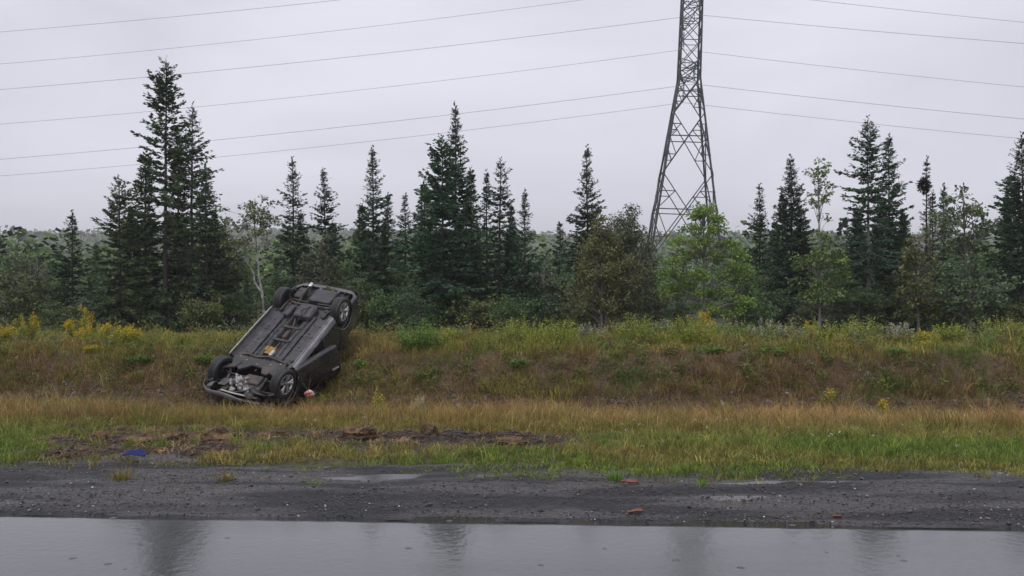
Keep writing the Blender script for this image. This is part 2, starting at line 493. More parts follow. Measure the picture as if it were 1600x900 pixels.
def build_gravel():
    n = 18500
    l = RNG.uniform(-7.2, 7.2, n)
    s = 5.79 + 2.4 * RNG.beta(1.0, 1.6, n); s[:1300] = 5.81 - np.abs(RNG.normal(0, .045, 1300))
    X, Y = from_sl(s, l)
    k = (fbm(l * .9, s * 2.4, 81) + .22 * (s < 6.1) > RNG.uniform(.18, .72, n)) & (np.abs(X) < .59 * Y + 1.5)
    s, X, Y = s[k], X[k], Y[k]; n = len(s)
    size = .004 + .012 * RNG.beta(1.1, 5, n) + .012 * (RNG.random(n) < .015)
    P = np.stack([X, Y, np.where(s < 5.8, .0, ground_z(X, Y) + .015) + size * .3], 1)
    tone = RNG.lognormal(math.log(.034), .6, n)[:, None]
    col = np.clip(tone, .012, .3) * np.array([1, .97, 1.03])
    brn = fbm(X * .8, Y * 2, 86) > .56
    col[brn] *= np.array([1.15, .95, .85])
    w = RNG.random(n) < .008 + .016 * (s < 6.05)
    col[w] = RNG.uniform(.25, .55, (w.sum(), 1)) * np.array([1, .97, .93])
    V, F, C = stone_cloud(P, size, col)
    o = link('gravel', mesh_np('gravel', V, F, C), M_stone)
    tag(o, 'loose dark wet gravel with white pebbles along the road edge', 'gravel', kind='stuff')
    # broken stones at the foot of the far ditch bank
    n = 3300
    l = RNG.uniform(-14, 14, n)
    s = 18.1 + .6 * RNG.normal(0, .62, n)
    X, Y = from_sl(s, l)
    k = (fbm(X * .5, Y * .7, 83) + .16 * sm(2, 8, X) + .12 * sm(-5, -8, X) > .44) & (np.abs(X + 5) > 1.3)
    X, Y = X[k], Y[k]; n = len(X)
    size = .018 + .06 * RNG.beta(1.1, 4.5, n)
    P = np.stack([X, Y, ground_z(X, Y) + size * .3], 1)
    col = RNG.uniform(.022, .13, (n, 1)) * np.array([1.0, .87, .85])
    V, F, C = stone_cloud(P, size, col, .65)
    o = link('rubble', mesh_np('rubble', V, F, C), M_stone)
    tag(o, 'grey broken stones lining the foot of the far ditch bank', 'stones', kind='stuff')


build_gravel()


# ------------------------------------------------------------------ grass
def blades(P, h, w, lean, cb, ct, rng, bias=None, head=None):
    n = len(P)
    a = rng.uniform(0, 6.283, n); b = rng.uniform(0, 6.283, n) if head is None else head
    Wv = np.stack([np.cos(a), np.sin(a), 0 * a], 1) * w[:, None] * .5
    Lv = np.stack([np.cos(b), np.sin(b), 0 * b], 1) * (lean * h)[:, None]
    if bias is not None: Lv = Lv + bias * h[:, None]
    up = np.array([0, 0, 1.0]) * h[:, None]
    V = np.empty((n, 5, 3), np.float32)
    V[:, 0] = P - Wv; V[:, 1] = P + Wv
    mid = P + up * .55 + Lv * .32
    V[:, 2] = mid + Wv * .75; V[:, 3] = mid - Wv * .75
    V[:, 4] = P + up * (1 - .35 * np.minimum(1, lean))[:, None] + Lv
    i = 5 * np.arange(n)
    Q = np.stack([i, i + 1, i + 2, i + 3], 1); T = np.stack([i + 3, i + 2, i + 4], 1)
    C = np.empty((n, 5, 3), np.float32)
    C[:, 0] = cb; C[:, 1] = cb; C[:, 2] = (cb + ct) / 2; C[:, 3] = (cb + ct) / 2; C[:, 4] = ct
    return V.reshape(-1, 3), [Q, T], C.reshape(-1, 3)


def mixc(a, b, t):
    return np.asarray(a) * (1 - t[:, None]) + np.asarray(b) * t[:, None]


def car_clear(X, Y):
    return ((np.abs(X + 5.45) < 1.0) & (Y > 17.4) & (Y < 19.6)) | ((np.abs(X + 4.95) < .85) & (Y >= 19.6) & (Y < 21.4))


def build_grass():
    rng = np.random.default_rng(11)

    def tufts(ntuft, s0, s1, half, al, be, keepf):
        """Tuft centres kept where keepf says so."""
        s = s0 + (s1 - s0) * rng.beta(al, be, ntuft); l = rng.uniform(-half, half, ntuft)
        X, Y = from_sl(s, l)
        k = (np.abs(X) < .59 * Y + 1.7) & keepf(X, Y, s)
        return X[k], Y[k], s[k]

    def spread(X, Y, per, sig):
        i = np.repeat(np.arange(len(X)), per)
        n = len(i)
        return i, X[i] + rng.normal(0, 1, n) * sig[i], Y[i] + rng.normal(0, 1, n) * sig[i]
    # --- short green verge
    def kv(X, Y, s):
        n = len(X)
        pat = fbm(X * 1.5, Y * 2.2, 101)
        big = fbm(X * .55, Y * .8, 102)
        edge = sm(7.35, 8.3, s + 2.2 * (big - .5) + .8 * (pat - .5) + .35 * sm(-3, -6, X))
        return (rng.random(n) < edge * (.45 + .9 * pat)) & (rng.random(n) > dirt_mask(X, Y) * 1.9) & (rng.random(n) < sm(13.4, 11.8, s) + .12)
    X, Y, s = tufts(19000, 7.2, 13.2, 10.2, 1.05, 1.3, kv)
    m = len(X)
    tn = rng.random(m); tall = rng.lognormal(0, .38, m) * (.6 + .7 * fbm(X * .6, Y * .9, 104)) * (.6 + .5 * sm(8.0, 9.6, s))
    dry = np.clip(sm(.40, .62, fbm(X * .55 + 9, Y * 1.5, 106)) * .8 + .55 * sm(10.9, 12.4, s) - .25 * sm(1.5, 4, np.abs(X + 6.5)) * 0 + rng.normal(0, .22, m) - .6 * sm(-4.2, -5.2, X) * sm(11.6, 10.8, s) - .2 * sm(1, 2, X), 0, 1)
    tcol = mixc(mixc((.092, .155, .026), (.195, .255, .044), tn), mixc((.20, .165, .045), (.30, .22, .075), tn), dry) * rng.lognormal(0, .25, (m, 1))
    th = rng.uniform(0, 6.28, m)
    i, bx, by = spread(X, Y, 13, rng.uniform(.025, .07, m))
    n = len(i)
    h = (.055 + .085 * rng.beta(1.5, 2.2, n)) * tall[i]
    P = np.stack([bx, by, ground_z(bx, by) - .01], 1)
    col = tcol[i] * rng.uniform(.75, 1.25, (n, 1))
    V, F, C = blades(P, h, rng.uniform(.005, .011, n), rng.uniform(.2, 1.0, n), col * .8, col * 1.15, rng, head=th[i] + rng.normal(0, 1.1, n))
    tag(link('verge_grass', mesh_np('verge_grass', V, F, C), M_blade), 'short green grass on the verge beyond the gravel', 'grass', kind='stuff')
    # --- tall dry straw in the ditch
    def kd(X, Y, s):
        n = len(X)
        pat = fbm(X * .8, Y * .8, 111)
        k = (rng.random(n) > dirt_mask(X, Y) * 2) & (rng.random(n) < .5 + .9 * pat) & ~car_clear(X, Y)
        return k & ~((np.abs(X + 5.3) < 1.5) & (s > 16.6) & (rng.random(n) < .4))
    X, Y, s = tufts(10000, 11.6, 18.3, 13.0, 1.2, 1.15, kd)
    m = len(X)
    tn = rng.random(m)
    tall = rng.lognormal(0, .28, m) * (.55 + .85 * fbm(X * .5, Y * .5, 113)) * (.5 + .5 * sm(11.7, 13.4, s)) * (1 - .62 * sm(15.2, 17.6, s))
    tall *= 1 - .32 * np.exp(-((X + 4.9) / 1.5) ** 2) * sm(13.5, 15.5, s)
    straw = mixc((.38, .25, .09), (.47, .33, .14), tn); rust = mixc((.32, .175, .075), (.40, .24, .105), tn)
    olive = mixc((.21, .185, .045), (.17, .19, .04), tn); dark = mixc((.12, .075, .04), (.16, .10, .05), tn)
    q = fbm(X * .4 + 4, Y * .8, 115)
    tcol = mixc(straw, rust, np.clip(sm(.40, .60, q) * .8 + .3 * sm(15, 17, s) + rng.normal(0, .2, m), 0, 1))
    tcol = mixc(tcol, olive, np.clip(.8 * sm(13.6, 12.0, s) + sm(.45, .70, fbm(X * .6, Y * .7 + 3, 117)) * .6 + rng.normal(0, .25, m) + .3 * np.exp(-((X + 4.2) / 1.8) ** 2) + .25 * sm(-6, -9, X), 0, 1))
    tcol = mixc(tcol, dark, np.clip((rng.random(m) < .10) * .8 + .35 * sm(16.8, 17.8, s) * rng.random(m), 0, 1)) * rng.lognormal(0, .22, (m, 1))
    th = rng.uniform(0, 6.28, m)
    i, bx, by = spread(X, Y, 13, rng.uniform(.04, .11, m))
    n = len(i)
    h = (.15 + .23 * rng.beta(2, 2, n)) * tall[i]
    P = np.stack([bx, by, ground_z(bx, by) - .01], 1)
    col = tcol[i] * rng.uniform(.7, 1.2, (n, 1))
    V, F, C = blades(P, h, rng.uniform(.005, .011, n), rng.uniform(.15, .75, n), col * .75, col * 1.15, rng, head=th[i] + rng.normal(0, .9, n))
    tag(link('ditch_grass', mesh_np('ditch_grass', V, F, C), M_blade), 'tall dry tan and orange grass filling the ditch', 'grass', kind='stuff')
    # --- rank growth over the far bank and its crest
    def kb(X, Y, s):
        n = len(X)
        pat = fbm(X * .7, Y * 1.3, 121)
        bare = np.exp(-((s - 19.6) / .7) ** 2) * sm(-2.5, 1.0, X) * sm(7.5, 4.5, X)
        return ~car_clear(X, Y) & (rng.random(n) < (.5 + .8 * pat) * (1 - .5 * bare) * sm(18.0, 18.9, s + 1.0 * (pat - .5)))
    X, Y, s = tufts(14000, 18.0, 26.6, 16.5, 1.0, 1.5, kb)
    m = len(X)
    tn = rng.random(m); crest = sm(19.5, 20.5, s)
    tall = rng.lognormal(0, .38, m) * (.5 + 1.0 * fbm(X * .6, Y * .6, 123)) * (.78 + .02 * crest) * (1 - .3 * sm(21.3, 22.3, s))
    brown = mixc((.16, .11, .042), (.30, .21, .072), tn); tan = mixc((.34, .24, .085), (.45, .32, .125), tn)
    olive = mixc((.22, .215, .045), (.31, .30, .055), tn); green = mixc((.10, .165, .03), (.15, .22, .04), tn)
    q = fbm(X * .35 + 7, Y * .9, 125)
    tcol = mixc(brown, tan, np.clip(crest * .6 + sm(.42, .66, q) * .5 + rng.normal(0, .25, m), 0, 1))
    ol = np.clip(crest * (.30 + .4 * sm(-1, 5, X)) + sm(.46, .68, fbm(X * .55, Y * .8 + 5, 127)) * .75 + .3 * sm(-3.6, -2, X) * sm(2.5, -1, X) * crest + rng.normal(0, .25, m), 0, 1)
    tcol = mixc(tcol, olive, ol)
    tcol = mixc(tcol, green, np.clip(sm(.55, .72, fbm(X * .9 + 2, Y, 129)) * .9 + (rng.random(m) < .07), 0, 1)) * rng.lognormal(0, .28, (m, 1))
    th = rng.uniform(0, 6.28, m); tl = rng.uniform(.2, 1.1, m)
    i, bx, by = spread(X, Y, 13, rng.uniform(.05, .13, m))
    n = len(i)
    h = (.12 + .24 * rng.beta(2, 2, n)) * tall[i]
    P = np.stack([bx, by, ground_z(bx, by) - .02], 1)
    col = tcol[i] * rng.uniform(.65, 1.25, (n, 1))
    fall = (1 - crest) * rng.uniform(.1, 1.0, m)
    bias = np.stack([.5 * (fbm(X * .5, Y, 131) - .5), -.8 * fall, -.25 * fall], 1)[i]
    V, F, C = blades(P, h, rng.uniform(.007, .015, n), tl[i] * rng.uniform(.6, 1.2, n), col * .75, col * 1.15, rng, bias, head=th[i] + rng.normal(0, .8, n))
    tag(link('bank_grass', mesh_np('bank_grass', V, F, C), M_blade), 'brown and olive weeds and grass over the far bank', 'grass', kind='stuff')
    # --- leafy weeds mixed into the bank and thick along its crest
    nc = 1000
    s = np.where(rng.random(nc) < .48, rng.normal(21.6, .5, nc), rng.uniform(18.6, 21.2, nc)); l = rng.uniform(-14.5, 14.5, nc)
    X, Y = from_sl(s, l)
    k = ~car_clear(X, Y) & (rng.random(nc) < .35 + .65 * sm(-3, 1, X) + .3 * (s < 21)) & (fbm(X * .5, Y * .5, 151) > .38)
    X, Y, s = X[k], Y[k], s[k]; nc = len(X)
    hgt = np.where(s > 21, rng.uniform(.25, .78, nc), rng.uniform(.1, .34, nc)); wid = rng.uniform(.08, .24, nc)
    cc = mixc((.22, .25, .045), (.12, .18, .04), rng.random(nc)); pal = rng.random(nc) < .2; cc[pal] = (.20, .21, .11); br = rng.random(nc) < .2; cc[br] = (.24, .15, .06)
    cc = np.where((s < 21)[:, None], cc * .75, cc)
    i = np.repeat(np.arange(nc), 80); n = len(i)
    u = rng.random(n); a = rng.uniform(0, 6.283, n); rr = wid[i] * np.sqrt(rng.random(n)) * (.5 + .6 * u)
    bx, by = X[i] + rr * np.cos(a), Y[i] + rr * np.sin(a)
    P = np.stack([bx, by, ground_z(bx, by) + u * hgt[i] * (1 - .3 * (rr / wid[i]) ** 2)], 1)
    ll = rng.uniform(.035, .08, n)
    D = norm(np.stack([np.cos(a), np.sin(a), rng.normal(.5, .6, n)], 1)) * ll[:, None]
    V, F = kites(P, D, norm(rng.normal(0, .6, (n, 3)) + np.array([0, 0, 1])), ll * .22)
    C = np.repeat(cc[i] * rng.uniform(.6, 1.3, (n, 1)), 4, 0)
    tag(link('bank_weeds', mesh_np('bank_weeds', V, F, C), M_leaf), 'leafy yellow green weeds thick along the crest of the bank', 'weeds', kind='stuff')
    # --- dark rusty dead weeds over the stones at the foot of the bank
    X, Y, s = tufts(2600, 16.9, 19.3, 13, 1.6, 1.6, lambda X, Y, s: ~car_clear(X, Y) & (rng.random(len(X)) < .35 + .7 * fbm(X * .7, Y, 161)))
    m = len(X); tn = rng.random(m)
    tcol = mixc(mixc((.12, .075, .04), (.23, .145, .065), tn), (.20, .17, .05), (rng.random(m) < .3) * .8) * rng.lognormal(0, .25, (m, 1))
    th = rng.uniform(0, 6.28, m)
    i, bx, by = spread(X, Y, 12, rng.uniform(.04, .10, m)); n = len(i)
    h = rng.uniform(.07, .26, n) * rng.lognormal(0, .3, m)[i]
    col = tcol[i] * rng.uniform(.6, 1.25, (n, 1))
    V, F, C = blades(np.stack([bx, by, ground_z(bx, by) - .01], 1), h, rng.uniform(.006, .012, n), rng.uniform(.2, 1.2, n), col * .8, col * 1.1, rng, head=th[i] + rng.normal(0, .8, n))
    tag(link('dead_weeds', mesh_np('dead_weeds', V, F, C), M_blade), 'rusty dead weeds among the stones at the foot of the bank', 'weeds', kind='stuff')
    # --- flattened straw strewn over the torn soil
    X, Y, s = tufts(2600, 8.4, 12.4, 9, 1, 1, lambda X, Y, s: (dirt_mask(X, Y) > .25) & (fbm(X * 2.2, Y * 3, 171) > .52))
    m = len(X); tn = rng.random(m)
    tcol = mixc((.26, .155, .07), (.34, .22, .10), tn) * rng.lognormal(0, .3, (m, 1)); gq = rng.random(m) < .2; tcol[gq] = (.15, .17, .045)
    th = rng.uniform(0, 6.28, m)
    i, bx, by = spread(X, Y, 12, rng.uniform(.03, .08, m)); n = len(i)
    h = rng.uniform(.02, .07, n)
    V, F, C = blades(np.stack([bx, by, ground_z(bx, by) + .004], 1), h, rng.uniform(.006, .012, n), rng.uniform(.8, 3.0, n), tcol[i] * .8, tcol[i], rng, head=th[i] + rng.normal(0, .7, n))
    tag(link('strewn_straw', mesh_np('strewn_straw', V, F, C), M_blade), 'flattened tan straw strewn over the torn soil', 'straw', kind='stuff')
    # --- low white flowers dotted through the verge
    n = 170
    s = 9.3 + 3.6 * rng.random(n); l = rng.uniform(-9, 9, n)
    X, Y = from_sl(s, l)
    k = (fbm(X * .8, Y * 1.2, 141) + .18 * sm(0, 3, X) > .56) & (dirt_mask(X, Y) < .3)
    X, Y = X[k], Y[k]; n = len(X)
    z = ground_z(X, Y) + rng.uniform(.09, .16, n)
    P = np.repeat(np.stack([X, Y, z], 1), 6, 0) + rng.normal(0, .010, (6 * n, 3)) * np.array([1.6, 1, .4])
    D = rng.normal(0, 1, (6 * n, 3)); D = norm(D) * .018
    V, F = kites(P, D, norm(rng.normal(0, 1, (6 * n, 3)) + np.array([0, -.5, 1])), np.full(6 * n, .006))
    V2, F2, C2 = blades(np.stack([X, Y, z - .16], 1), np.full(n, .16), np.full(n, .006), np.full(n, .02), np.tile([.1, .14, .03], (n, 1)), np.tile([.1, .14, .03], (n, 1)), rng)
    V, F, C = merge([(V, [F], np.tile([.5, .48, .4], (len(V), 1))), (V2, F2, C2)])
    tag(link('small_white_flowers', mesh_np('small_white_flowers', V, F, C), M_leaf), 'tiny white flowers dotted through the verge grass', 'flowers', kind='stuff')


build_grass()


# ------------------------------------------------------------------ trees
def conifer_mesh(seed, H, R, cb=.06, dens=26., col=(.030, .050, .033), tip=(.055, .078, .045), sparse=0., taper=.85, ragged=.3, twig=.165, updroop=1., fullness=2, whorl=.2, bump=None):
    """Trunk, limbs and needle sprays of one spruce or fir; crown base at cb*H, crown radius R."""
    r = np.random.default_rng(seed)
    nz = 14
    tz = np.linspace(0, H, nz)
    sway = np.cumsum(r.normal(0, .012 * H / 9, (nz, 2)), 0); sway -= sway[0]
    tp = np.concatenate([sway, tz[:, None]], 1)
    tr = (.0075 * H + .015) * (1 - tz / H) ** .9 + .007
    tV, tF = tube_np(tp, tr, 7)
    z0 = cb * H
    zs = []
    z = z0
    while z < H * .985:
        zs.append(z); t = (z - z0) / (H - z0)
        z += whorl * (1.15 - .65 * t) * r.uniform(.7, 1.3)
    bz, ba, bL, bt = [], [], [], []
    lob = r.uniform(0, 6.28, 3)
    for z in zs:
        t = (z - z0) / (H - z0)
        nb = r.integers(5, 8) if t < .9 else r.integers(3, 6)
        if bump: lenmul = np.interp(t, bump[0], bump[1])
        else: lenmul = 1
        a0 = r.uniform(0, 6.28)
        wh = r.uniform(1 - ragged * .8, 1 + ragged * .4)
        for k in range(nb):
            if r.random() < sparse * (1 - .3 * t): continue
            a = a0 + 6.283 * k / nb + r.normal(0, .25)
            prof = ((1 - t) ** (taper + .06)) * (1 - .15 * math.exp(-t * 9)) + .04
            L = R * prof * wh * lenmul * r.uniform(1 - ragged, 1.08) * (1 + .12 * math.sin(a + lob[0]) + .08 * math.sin(2 * a + lob[1]))
            if r.random() < .06: L *= .45
            bz.append(z + r.normal(0, .04)); ba.append(a); bL.append(max(L, .07)); bt.append(t)
    bz, ba, bL, bt = map(np.array, (bz, ba, bL, bt))
    el = np.radians(-26 * updroop + 66 * bt ** 1.3) + r.normal(0, .09, len(bz))
    sx = np.interp(bz, tz, sway[:, 0]); sy = np.interp(bz, tz, sway[:, 1])

    def along(i, u):
        L = bL[i]
        rad = L * u * np.cos(el[i])
        zz = bz[i] + L * (np.sin(el[i]) * u + (.20 - .1 * bt[i]) * u * u)
        return np.stack([sx[i] + rad * np.cos(ba[i]), sy[i] + rad * np.sin(ba[i]), zz], -1)
    # limbs as thin tapering three-sided sticks
    ib = np.arange(len(bz))
    p0, p1, p2 = along(ib, np.zeros(len(ib))), along(ib, np.full(len(ib), .5)), along(ib, np.full(len(ib), .93))
    lr = .004 + .009 * bL
    dirv = np.stack([np.cos(ba), np.sin(ba), 0 * ba], 1); sd = np.stack([-np.sin(ba), np.cos(ba), 0 * ba], 1); upv = np.array([0, 0, 1.0])
    rings = []
    for p, k in ((p0, 1.), (p1, .7), (p2, .25)):
        for ang in (0, 2.094, 4.189):
            rings.append(p + (sd * math.cos(ang) + upv * math.sin(ang)) * (lr * k)[:, None])
    lV = np.stack(rings, 1).reshape(-1, 3)
    q = []
    for ring in (0, 3):
        for k in range(3):
            k2 = (k + 1) % 3
            q.append([ring + k, ring + k2, ring + 3 + k2, ring + 3 + k])
    lF = (np.array(q)[None] + 9 * ib[:, None, None]).reshape(-1, 4)
    # needle sprays
    cnt = np.maximum(9, (bL * dens * 1.6 * r.uniform(.75, 1.2, len(bL))).astype(int))
    i = np.repeat(ib, cnt); n = len(i)
    u = r.random(n) ** .8; u = .06 + .94 * u
    u[r.random(n) < .10] = 1.0
    base = along(i, u)
    side = np.where(r.random(n) < .5, -1, 1) * np.radians(r.uniform(18, 68, n)); side[u > .97] *= .3
    aa = ba[i] + side
    tl = twig * (1.15 - .55 * u) * r.uniform(.6, 1.3, n) * np.clip(bL[i] / .5, .62, 1.15)
    dz = np.sin(el[i]) * .5 + r.normal(.06, .22, n) - .10 * (1 - bt[i])
    D = norm(np.stack([np.cos(aa), np.sin(aa), dz], 1)) * tl[:, None]
    parts = []
    shade = r.uniform(.65, 1.25, (n, 1)); bsh = r.uniform(.75, 1.2, (len(bL), 1))[i]
    cb_ = np.asarray(col) * shade * bsh; ct_ = np.asarray(tip) * shade * bsh
    for k in range(fullness):
        Nn = norm(np.stack([r.normal(0, .8, n), r.normal(0, .8, n), np.full(n, 1.0 if k == 0 else .15)], 1))
        P = base + r.normal(0, .02, (n, 3))
        Dk = D if k == 0 else D * r.uniform(.6, 1.0, (n, 1)) + r.normal(0, .03, (n, 3))
        V, F = kites(P, Dk, Nn, tl * r.uniform(.13, .22, n), .5)
        C = np.stack([cb_, cb_, ct_, cb_], 1).reshape(-1, 3)
        parts.append((V, [F], C))
    # leader at the very top
    m = 14
    th = np.linspace(H * .94, H * 1.015, m)
    aa = r.uniform(0, 6.28, m)
    D = norm(np.stack([np.cos(aa), np.sin(aa), np.full(m, 1.1)], 1)) * (.12 + .0 * th)[:, None]
    P = np.stack([np.full(m, sway[-1, 0]), np.full(m, sway[-1, 1]), th], 1)
    V, F = kites(P, D, norm(r.normal(0, 1, (m, 3))), np.full(m, .03))
    parts.append((V, [F], np.tile(col, (len(V), 1))))
    cV, cF, cC = merge(parts)
    return (tV, tF), (lV, lF), (cV, cF, cC)


def place_tree(name, label, cat, group, X, Y, meshes, bark, leafmat, rot=0., sc=1., sink=.05):
    (me_t, me_l, me_c) = meshes
    root = empty(name, (X, Y, gz(X, Y) - sink))
    root.rotation_euler = (0, 0, rot); root.scale = (sc, sc, sc)
    tag(root, label, cat, group)
    link('trunk', me_t, bark, root)
    if me_l is not None: link('limbs', me_l, bark, root)['kind'] = 'stuff'
    link('crown', me_c, leafmat, root)
    return root


LANDMARKS = [(12, 'the left edge bush tree'), (57, 'the thin stemmed birch'), (113, 'the lone dark spruce at far left'), (187, 'the broad green spruce on the left'), (258, 'the tallest ragged spruce'), (301, 'the tall spruce beside the tallest one'), (323, 'the bushy spruce beside the tall pair'),
             (404, 'the white birch'), (458, 'the lean spruce by the birch'), (509, 'the slender spruce over the wreck'), (584, 'the spruce with the long leader'), (634, 'the short blunt topped fir'), (690, 'the broad loose fir'), (712, 'the tall middle spire'), (779, 'the drooping dark spruce'), (820, 'the small slim spruce'),
             (876, 'the small bluish fir'), (917, 'the narrow topped spruce'), (940, 'the olive cedar'), (985, 'the dark cedar'), (1065, 'the pylon'), (1100, 'the bright maple'), (1186, 'the short spruce by the maple'), (1235, 'the dense conical spruce'), (1279, 'the sparse poplar'), (1357, 'the pale trunked fir'), (1390, 'the tall dark conical spruce'),
             (1446, 'the dying reddish spruce'), (1474, 'the little dark spruce'), (1510, 'the pale ash'), (1598, 'the spruce at the right edge')]
_used = set()


def beside(prefix, x):
    """A label that places a thing by its nearest landmark, each used once."""
    for d, (lx, ph) in sorted((abs(x - l[0]), l) for l in LANDMARKS):
        side = 'right behind' if d < 9 else ('just left of' if x < lx else 'just right of')
        lab = prefix + ' ' + side + ' ' + ph
        if lab not in _used:
            _used.add(lab)
            return lab


def conifer(label, xt, yt, Y, hw, seed, name='spruce_tree', bark=None, group='spruce and fir trees along the crest', cat='spruce', **kw):
    X = (xt - 800) * Y / FPX
    top = CAM_Z + (450 - yt) * Y / FPX
    H = top - gz(X, Y) + .05
    R = 1.16 * hw * Y / FPX
    t, l, c = conifer_mesh(seed, H, R, **kw)
    me = (mesh_np('trunk', t[0], t[1], None, True), mesh_np('limbs', l[0], l[1]), mesh_np('crown', c[0], c[1], c[2]))
    return place_tree(name, label, cat, group, X, Y, me, bark or M_bark, M_needle), me


SPR = dict(col=(.042, .076, .036), tip=(.082, .125, .052))
BLK = dict(col=(.028, .058, .032), tip=(.056, .098, .050))
FIR = dict(col=(.036, .078, .043), tip=(.072, .13, .064))
GRN = dict(col=(.050, .082, .034), tip=(.095, .135, .048))
conifer('small lone dark spruce in front of the hazy hillside at far left', 113, 333, 30, 40, 1, dens=30, **BLK)
conifer('tallest spruce with a sparse ragged top and clumped upper branches', 258, 97, 29, 96, 2, dens=19, sparse=.30, ragged=.5, taper=.62, whorl=.27, twig=.2, fullness=2, **SPR)
conifer('tall spruce leaning close on the right of the tallest ragged spruce', 301, 165, 31, 72, 3, dens=22, ragged=.45, sparse=.15, taper=.75, **SPR)
conifer('shorter bushy spruce right of the tall pair on the left', 323, 258, 28.5, 58, 4, dens=22, ragged=.4, taper=.8, **SPR)
conifer('broad green spruce left of the tallest ragged spruce', 187, 280, 28, 76, 5, dens=22, ragged=.45, taper=.72, **GRN)
conifer('lean spruce with visible trunk behind the white birch stems', 458, 250, 34, 46, 6, dens=20, sparse=.2, ragged=.45, taper=.7, cb=.12, **BLK)
conifer('slender spruce rising behind the wrecked car', 509, 268, 34, 44, 7, dens=21, ragged=.4, taper=.75, sparse=.1, **BLK)
conifer('pointed spruce with a long thin leader right of the wrecked car', 584, 233, 31, 54, 8, dens=23, ragged=.4, taper=.95, **FIR)
conifer('short thin fir just right of the long thin leader', 607, 306, 33, 36, 9, dens=22, ragged=.4, **FIR)
conifer('short dark fir with a blunt top left of the broad double spruce', 634, 307, 35, 40, 10, dens=22, ragged=.35, **BLK)
conifer('broad loose fir hugging the left of the tall dense spire', 690, 218, 29, 84, 11, dens=20, ragged=.5, taper=.62, sparse=.1, twig=.2, **FIR)
conifer('tall dense spire shaped spruce near the middle', 712, 165, 30.5, 66, 12, dens=32, ragged=.22, taper=1.0, **BLK)
conifer('dark spruce with drooping shelves right of the tall spire', 779, 252, 31, 56, 13, dens=24, ragged=.5, taper=.72, whorl=.26, **BLK)
conifer('thin spruce tucked behind the drooping dark spruce', 760, 270, 33.5, 34, 14, dens=20, ragged=.4, **BLK)
conifer('small slim spruce at the right end of the middle clump', 820, 300, 30, 46, 15, dens=22, ragged=.4, **FIR)
conifer('narrow topped spruce flaring wide below, left of the pylon', 917, 232, 33, 62, 16, dens=26, ragged=.35, taper=.9, bump=([0, .35, .5, .75, 1], [1, 1.1, 1.0, .75, .9]), **BLK)
conifer('small bluish fir left of the olive cedars', 876, 350, 36, 42, 17, dens=22, **FIR)
conifer('short spruce just right of the bright green maple', 1186, 292, 33, 40, 18, dens=24, ragged=.35, **BLK)
conifer('dense conical spruce left of the spindly poplar', 1235, 247, 31, 58, 19, dens=27, ragged=.3, **BLK)
conifer('tall fir with a bare pale lower trunk on the right', 1357, 188, 29, 64, 20, bark=M_barkgrey, dens=22, ragged=.45, taper=.62, cb=.30, sparse=.08, **FIR)
conifer('tall dark conical spruce next to the pale trunked fir', 1390, 215, 30.5, 52, 21, dens=31, ragged=.25, taper=.9, **BLK)
REDD = dict(col=(.065, .042, .040), tip=(.10, .06, .055))
broom, _ = conifer('thin reddish dying spruce carrying a dark round knot of twigs', 1446, 250, 33, 26, 22, dens=17, sparse=.35, ragged=.5, **REDD)
conifer('little dark spruce right of the dying reddish spruce', 1474, 292, 32, 30, 23, dens=24, **BLK)
conifer('short thin spruce pressed against the dying reddish spruce', 1456, 302, 34, 26, 25, dens=22, **BLK)
conifer('big dark spruce cut by the right edge of the picture', 1598, 213, 28, 66, 24, dens=26, ragged=.35, taper=.75, **BLK)
# the witches' broom: a tight ball of twigs
r_ = np.random.default_rng(5)
nb_ = 900
dd = norm(r_.normal(0, 1, (nb_, 3)))
cc_ = np.array([(1443 - 1446) * 33 / FPX, -.05, CAM_Z + (450 - 290) * 33 / FPX - broom.location.z])
V_, F_ = kites(cc_ + dd * r_.uniform(.02, .2, (nb_, 1)) * np.array([1, 1, 1.25]), dd * r_.uniform(.06, .16, (nb_, 1)), norm(r_.normal(0, 1, (nb_, 3))), r_.uniform(.012, .022, nb_))
link('twig_knot', mesh_np('twig_knot', V_, F_, np.tile([.022, .016, .018], (len(V_), 1)) * r_.uniform(.7, 1.3, (len(V_), 1))), M_needle, broom)

